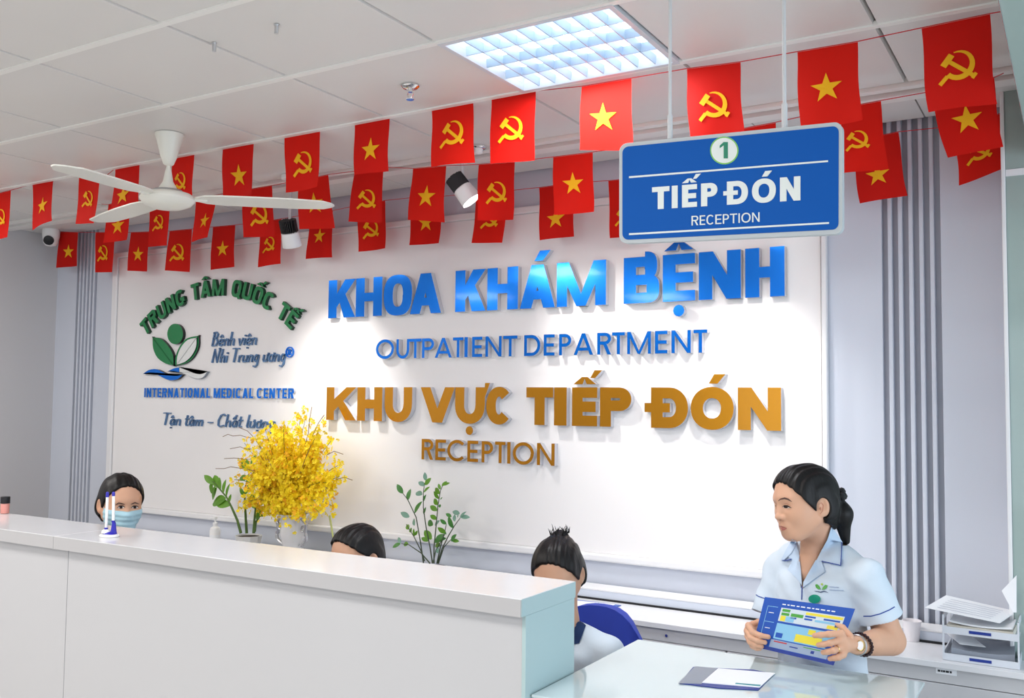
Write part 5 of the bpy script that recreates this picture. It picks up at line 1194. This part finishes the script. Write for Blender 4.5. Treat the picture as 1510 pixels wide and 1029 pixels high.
# trousers and shoes
hipc = tc0+A3(0, 0, -.44)
def trousers(P):
    q = (P-hipc.astype(np.float32))@TM; Q = np.stack([np.abs(q[:, 0]), q[:, 1], q[:, 2]], 1); zf = -float(hipc[2])+.07
    d = dell(Q, (0, 0, -.03), (.168, .11, .13)); d = smin(d, dcap(Q, (.085, 0, -.06), (.09, 0, zf+.42), .085, .062), .04); d = smin(d, dcap(Q, (.09, 0, zf+.42), (.095, .01, zf), .062, .055), .03); return np.maximum(d, -(Q[:, 2]-zf))
grow('trousers', trousers, hipc-np.array((.26, .26, 1.2)), hipc+np.array((.26, .26, .12)), .009, M_trouser, nurse)
for s in (-1, 1):
    f0 = np.array((hipc[0], hipc[1], .04))+sdir*.095*s; grow('shoe', lambda P: np.maximum(smin(dcap(P, f0-fdir*.05, f0+fdir*.10, .038, .032), dcap(P, f0-fdir*.05, f0-fdir*.04+zup*.05, .036, .036), .02), .004-P[:, 2]), f0-np.array((.2, .2, .05)), f0+np.array((.2, .2, .12)), .006, M_white, nurse)
# watch and bead bracelet
def band(c, ax, r, n): 
    ax = ax/np.linalg.norm(ax); u = np.cross(ax, zup); u /= np.linalg.norm(u); v = np.cross(ax, u); return [c+(u*math.cos(2*math.pi*k/n)+v*math.sin(2*math.pi*k/n))*r for k in range(n)]
axw = elL-wrL; cw = wrL+axw*.03; tw = thing('wristwatch', 'small gold-rimmed watch with white dial on her left wrist', 'watch', tuple(cw))
fcw = np.array(march(FN, [(1269, 952)])[0][0]); vd = (CO-fcw); vd /= np.linalg.norm(vd)
pts = band(cw, axw, .0262, 24); rel(MB().tube(pts+[pts[0]], .0035, 6).build('strap', M_alu, None, smooth=True), tw)
q = Vector(vd*.8+np.array((-.3, 0, .1))).to_track_quat('Z', 'Y').to_matrix()
def disc(prof, nm, m_, off):
    mb = MB().lathe(prof, n=24, sx=.85, sy=1.1); mb.v = [tuple(np.array(q@Vector(v))+fcw+vd*off) for v in mb.v]; rel(mb.build(nm, m_, None, smooth=True), tw)
disc([(.0001, -.004), (.0135, -.004), (.0145, 0), (.0135, .004), (.0115, .0045), (.0112, .002), (.0001, .002)], 'case', mat('watch_gold', (.8, .58, .25), .2, 1), .004)
disc([(.0001, .0036), (.0110, .0036), (.0110, .003)], 'dial', M_paper, .004)
cb_ = wrL+axw*.14; tb = thing('bead_bracelet', 'black bead bracelet on her forearm just above the watch', 'bracelet', tuple(cb_)); mb = MB()
for p in band(cb_, axw+np.array((0, 0, .05)), .0315, 22): mb.lathe([(.0001, -.0052), (.0038, -.0036), (.0052, 0), (.0038, .0036), (.0001, .0052)], p, 8)
rel(mb.build('bead_string', mat('dark_beads', srgb(48, 22, 26), .25), None, smooth=True), tb)
rg = march(FN, [(1230, 957.5)])[0][0]; axr = fL[2][1]-fL[2][0]; pts = band((fL[2][0]+fL[2][1])/2, axr, .0098, 14)
tag(MB().tube(pts+[pts[0]], .0012, 6).build('ring', mat('watch_gold', (.8, .58, .25), .2, 1), None, smooth=True), 'thin gold ring on the nurse\'s left hand', 'ring')
# the blue leaflet she holds
q4 = [PY(1128, 880, 2.83), PY(1261, 897.5, 2.80), None, PY(1110, 953, 2.80)]
_n = np.cross(q4[1]-q4[0], q4[3]-q4[0]); _d = ray(1229, 981); q4[2] = CO+_d*((q4[0]-CO)@_n)/(_d@_n)
nl = np.cross(q4[1]-q4[0], q4[3]-q4[0]); nl /= np.linalg.norm(nl); nl = nl if nl@(CO-q4[0]) > 0 else -nl
def LB_(u, v, o=0): return (q4[0]*(1-u)+q4[1]*u)*(1-v)+(q4[3]*(1-u)+q4[2]*u)*v+nl*o
t = thing('information_leaflet', 'blue laminated floor plan leaflet held in both hands by the nurse', 'leaflet', tuple(LB_(.5, 1)))
def lrect(name, u0, v0, u1, v1, m_, o0, o1):
    vs = [LB_(u0, v0, o1), LB_(u1, v0, o1), LB_(u1, v1, o1), LB_(u0, v1, o1), LB_(u0, v0, o0), LB_(u1, v0, o0), LB_(u1, v1, o0), LB_(u0, v1, o0)]
    rel(MB().add(vs, [(3, 2, 1, 0), (4, 5, 6, 7), (0, 1, 5, 4), (1, 2, 6, 5), (2, 3, 7, 6), (3, 0, 4, 7)]).build(name, m_, None), t)
lrect('sheet', 0, 0, 1, 1, M_bblue, -.0008, .0008)
lrect('bottom_band', .0, .94, 1, 1, M_bnavy, .0009, .0011)
for (u0, v0, u1, v1, m_) in [(.22, .16, .93, .42, M_bwht), (.22, .46, .93, .76, M_bsky), (.2, .78, .9, .93, mat('leaflet_grey', srgb(150, 165, 190), .4)), (.06, .16, .18, .17, M_bsky), (.06, .46, .18, .47, M_bsky), (.06, .16, .065, .72, M_bsky)]:
    lrect('map_field', u0, v0, u1, v1, m_, .0009, .0012)
for (u0, v0, u1, v1, m_) in [(.24, .18, .33, .23, M_bgrn), (.24, .25, .33, .30, M_bgrn), (.35, .24, .49, .30, M_bgrn), (.24, .31, .30, .41, M_byel), (.30, .31, .40, .41, M_bsky), (.51, .18, .92, .225, M_byel), (.51, .24, .63, .27, M_bblue), (.72, .245, .90, .275, M_bblue), (.51, .29, .60, .32, M_bblue), (.35, .31, .42, .34, M_bblue),
                             (.63, .29, .86, .33, M_bsky), (.86, .30, .90, .37, M_bblue), (.78, .35, .90, .41, M_byel), (.24, .64, .32, .73, M_bblue), (.47, .60, .78, .74, M_byel), (.60, .48, .68, .57, M_byel), (.74, .475, .81, .55, M_bred), (.84, .48, .93, .52, mat('leaflet_grey', (0, 0, 0))), (.84, .62, .93, .75, M_bblue), (.24, .80, .40, .82, M_bred), (.44, .84, .54, .86, M_bnavy), (.70, .84, .74, .89, M_bnavy), (.6, .80, .8, .815, M_bgrn)]:
    lrect('map_block', u0, v0, u1, v1, m_, .0013, .0016)
u = .22
for w_ in (.05, .03, .06, .04, .06, .05, .03, .05, .06, .04, .05): lrect('text_mark', u, .085, u+w_*.8, .105, M_paper, .0009, .0012); u += w_+.008
for v_ in (.28, .58): lrect('text_mark', .09, v_, .15, v_+.012, M_paper, .0009, .0012)
# ---------------------------------------------------------------- seated staff
def make_chair(loc, label):
    t = thing('office_chair', label, 'chair', loc, 'blue office chairs behind the counter'); x, y, z = loc
    def sb(P): q = P-A3(x, y, .455); return np.maximum(dell(q, (0, 0, 0), (.25, .25, .05)), -q[:, 2]-.03)
    rel(MB().bb((x-.235, y-.24, .43), (x+.235, y+.22, .49)).build('seat', M_chair, None, bevel=.028, seg=4, smooth=True), t)
    n = 10; m = 8; vs = []
    for s in (0, 1):
        for j in range(m+1):
            for i in range(n+1):
                u = i/n*2-1; v = j/m; w = .235*(1-.28*max(0, v-.45)**2*3.3)*(1 if v > .1 else .92); zz_ = .56+.385*v-.07*(abs(u)**2.6)*v
                vs.append((x+u*w, y+.235-.045*u*u+(.045 if s else 0)*(1-.6*abs(u)**4), zz_))
    N = (n+1)*(m+1); fs = []
    for j in range(m):
        for i in range(n): a_ = j*(n+1)+i; fs += [(a_, a_+1, a_+n+2, a_+n+1), (N+a_+n+1, N+a_+n+2, N+a_+1, N+a_)]
    ed = list(range(n+1))+[j*(n+1)+n for j in range(1, m+1)]+[m*(n+1)+i for i in range(n-1, -1, -1)]+[j*(n+1) for j in range(m-1, 0, -1)]
    for i in range(len(ed)): p, q = ed[i], ed[(i+1) % len(ed)]; fs.append((q, p, N+p, N+q))
    rel(MB().add(vs, fs).build('backrest', M_chair, None, smooth=True), t)
    rel(MB().tube([(x, y+.27, .60), (x, y+.28, .48), (x, y+.2, .42), (x, y, .42)], .014, 8).build('back_support', M_black, None, smooth=True), t)
    rel(MB().tube([(x, y, .43), (x, y, .09)], .024, 12).build('gas_lift', M_black, None, smooth=True), t)
    for k in range(5):
        a_ = 2*math.pi*k/5+.3; e = (x+.27*math.cos(a_), y+.27*math.sin(a_), .06); lg_ = rel(MB().tube([(x, y, .095), e], [.02, .013], 8).build('leg', M_black, None, smooth=True), t)
        MB().lathe([(.0001, -.0265), (.018, -.02), (.026, 0), (.018, .02), (.0001, .0265)], (e[0], e[1], .0275), 12).build('caster', M_black, lg_, smooth=True)
    return t
def seated(hpx, Y, yaw, pitch, roll, label, detail, plane=((-.078, .070), (0, -.004)), sc_=1.03):
    c = PY(*hpx, Y); M = rotm(R(yaw), R(pitch), R(roll)); h = head_fn(c, M, sc_); Wl = to_world(c, M, sc_)
    hipz = .585; X0 = c[0]; by = Y+.06
    t = thing('person', label, 'person', (X0, by, 0))
    n1 = np.array((X0, Y+.035, c[2]-.165)); ch = np.array((X0, by, (c[2]-.3+hipz)/2+.02)); shz = c[2]-.245
    sh = [np.array((X0+s*.16, by, shz)) for s in (-1, 1)]; el = [np.array((X0+s*.20, by-.05, shz-.27)) for s in (-1, 1)]; wr = [np.array((X0+s*.12, by-.24, hipz+.135)) for s in (-1, 1)]
    def arm(P):
        d = None
        for s, a_, b_, w_ in zip((-1, 1), sh, el, wr):
            e = smin(dcap(P, a_, b_, .043, .037), dcap(P, b_, w_, .036, .023), .015); pl = w_+np.array((-s*.02, -.06, -.01)); e = smin(e, dcap(P, w_, pl, .022, .022), .01)
            for k in range(4):
                f0 = pl+np.array(((k-1.5)*.017, -.02, 0)); f1 = f0+np.array((0, -.035-.004*(k % 3), -.004)); f2 = f1+np.array((0, -.025, -.014)); e = smin(e, np.minimum(dcap(P, f0, f1, .009, .008), dcap(P, f1, f2, .008, .007)), .003)
            e = smin(e, dcap(P, w_+np.array((-s*.02, -.02, 0)), pl+np.array((-s*.04, -.02, .0)), .010, .008), .004); d = e if d is None else np.minimum(d, e)
        return d
    def skin(P): return smin(smin(smin(h(P), dcap(P, Wl((0, .03, -.055)), n1, .050, .05), .02), dcap(P, n1, n1-np.array((0, 0, .10)), .05, .07), .03), arm(P), .006)
    lo = np.array((X0-.27, Y-.36, hipz+.03)); hi = np.array((X0+.27, Y+.2, c[2]+.13))
    grow('body', skin, lo, hi, .0035, M_skin, t)
    def cloth(P):
        q = P-ch.astype(np.float32); a_ = np.interp(q[:, 2], [-.25, 0, .25], [.165, .142, .16]).astype(np.float32); d = (np.sqrt((q[:, 0]/a_)**2+(q[:, 1]/.108)**2)-1)*.108
        d = smax(d, P[:, 2]-shz-.015, .05); d = np.maximum(d, hipz-.07-P[:, 2])
        for s, a2, b2 in zip((-1, 1), sh, el):
            d = smin(d, dcap(P, n1+np.array((s*.03, .01, -.02)), a2, .035, .047), .04); m_ = a2*.3+b2*.7; u_ = ((b2-a2)/np.linalg.norm(b2-a2)).astype(np.float32); sl = np.maximum(dcap(P, a2, m_+u_*.03, .050, .062), (P-m_.astype(np.float32))@u_); sl = smax(sl, -dcap(P, m_-u_*.005, m_+u_*.05, .049, .055), .004); d = smin(d, sl, .02)
        d = smax(d, -dcap(P, n1-np.array((0, .015, .04)), n1+np.array((0, -.02, .1)), .050, .056), .004)
        return d+.0018*np.sin(q[:, 0]*46+q[:, 2]*31)*np.sin(q[:, 2]*38)
    grow('uniform_shirt', cloth, np.array((X0-.29, by-.15, hipz-.09)), np.array((X0+.29, by+.15, shz+.1)), .005, M_cloth, t)
    def leg(P):
        Q = np.stack([np.abs(P[:, 0]-X0), P[:, 1]-by, P[:, 2]], 1).astype(np.float32); d = dell(Q, (0, .02, hipz-.02), (.165, .12, .095)); d = smin(d, dcap(Q, (.085, 0, hipz-.015), (.09, -.40, .555), .075, .056), .03); return np.maximum(smin(d, dcap(Q, (.09, -.40, .55), (.09, -.37, .09), .056, .045), .02), .08-Q[:, 2])
    grow('trousers', leg, np.array((X0-.2, by-.48, .06)), np.array((X0+.2, by+.16, hipz+.1)), .010, M_trouser, t)
    for s in (-1, 1):
        f0 = np.array((X0+s*.09, by-.37, .04)); rel(MB().lathe([(.0001, -.036), (.036, -.036), (.04, -.02), (.036, .03), (.03, .05)], f0, 14, sy=1).lathe([(.0001, -.036), (.034, -.036), (.036, -.018), (.02, .0), (.0001, .006)], f0+np.array((0, -.07, 0)), 14, sy=1.9).build('shoe', M_white, None, smooth=True), t)
    hr = hair_fn(c, M, sc_, plane); bun = detail.get('bun'); bw = Wl(bun[0]) if bun else None
    def hh(P):
        d = hr(P)
        if bun: d = smin(d, dcap(P, Wl(bun[0]), Wl(bun[1]), bun[2], bun[2]), .02)
        return d
    grow('hair', hh, c-.17, c+.17, .0035, M_hair, t)
    make_chair((X0, by+.02, 0), detail['chair']); return t, skin, Wl, h, c, M, cloth, hr
# masked woman at the left end
t, skin, Wl, h, c, M, cl, hr = seated((178, 744), 2.74, -20, -4, -2, 'seated woman in blue face mask behind the pen stand on the counter', dict(chair='blue office chair hidden behind the counter under the masked woman', bun=((0, .11, .03), (0, .12, .02), .030)), plane=((-.078, .088), (0, .004)), sc_=1.12)
Mm = M.astype(np.float32)
def maskf(P):
    q = ((P-c.astype(np.float32))@Mm)/1.12; Q = np.stack([np.abs(q[:, 0]), q[:, 1], q[:, 2]], 1); d = smin(h(P)/1.12, dcap(Q, (0, -.080, -.030), (0, -.074, -.080), .024, .022), .03)-.0035
    pleat = .0009*np.sin(q[:, 2]*330); d = d+pleat; d = smax(d, np.maximum(q[:, 2]+.012-.06*Q[:, 0], -.100-q[:, 2]), .003); return smax(d, q[:, 1]+.022, .003)*1.12
grow('face_mask', maskf, c-.17, c+.17, .003, M_mask, t)
for s in (-1, 1):
    rel(MB().tube([Wl((s*.064, -.030, -.020)), Wl((s*.072, -.006, .006)), Wl((s*.073, .012, .022)), Wl((s*.0745, .03, .0)), Wl((s*.070, .012, -.03)), Wl((s*.058, -.026, -.07))], .0016, 5).build('mask_loop', M_paper, None), t)
for ex, bx in ((178.5, 176), (199, 199)):
    patch('eye', skin, [(ex-5, 748.6), (ex-1, 746.4), (ex+2.5, 746.6), (ex+5, 748.4), (ex, 750)], M_eyew, t, off=.0006, step=1.2)
    patch('iris', skin, [(ex-2.2, 746.8), (ex+2, 746.6), (ex+2.2, 749.4), (ex, 750), (ex-2.2, 749.4)], M_lash, t, off=.0012, step=1.2)
    strip('eyelash', skin, [(ex-6, 748.8), (ex-2, 746), (ex+3, 746), (ex+6, 748)], 1.5, M_lash, t, off=.0018)
strip('eyebrow', skin, [(170, 745), (175, 741.5), (184, 743.6)], 1.8, M_brow, t); strip('eyebrow', skin, [(193, 743.6), (199, 741), (205, 743)], 1.8, M_brow, t)
rel(MB().tube([Wl((.03, .075, .095)), Wl((.0, .085, .098)), Wl((-.03, .075, .095))], .009, 8).build('hair_clip', M_black, None, smooth=True), t)
# the two whose heads just show over the counter
t, skin, Wl, h, c, M, cl, hr = seated((526, 824), 2.80, -100, -12, 4, 'seated woman bending down, only black hair and brow above the counter centre', dict(chair='blue office chair hidden behind the counter centre', bun=((0, .08, .0), (0, .085, -.03), .04)), plane=((-.078, .094), (0, .03)), sc_=1.04)
t, skin, Wl, h, c, M, cl, hr = seated((823, 847), 2.84, -78, -20, 3, 'seated woman with spiky hair bun at the counter end beside the blue chair', dict(chair='blue fabric office chair with rounded back beside the counter end', bun=((0, .06, .085), (0, .075, .095), .028)), plane=((-.078, .082), (0, .0)), sc_=1.02)
r = random.Random(5); mb = MB()
for k in range(34):
    b = Wl((r.uniform(-.03, .03), .06+r.uniform(-.02, .03), .108)); d = (np.array(Wl((0, .06, .2)))-c); d = d/np.linalg.norm(d)+np.array((r.uniform(-.8, .8), r.uniform(-.3, .3), r.uniform(-.2, .5))); mb.tube([b, b+d*.012, b+d*.024+np.array((0, 0, -.004))], [.0022, .0016, .0005], 4)
rel(mb.build('loose_hair', M_hair, None), t)
patch('navy_collar', cl, [(846, 902), (856, 899), (866, 917), (854, 948), (846, 950)], M_navy, t, off=.004)
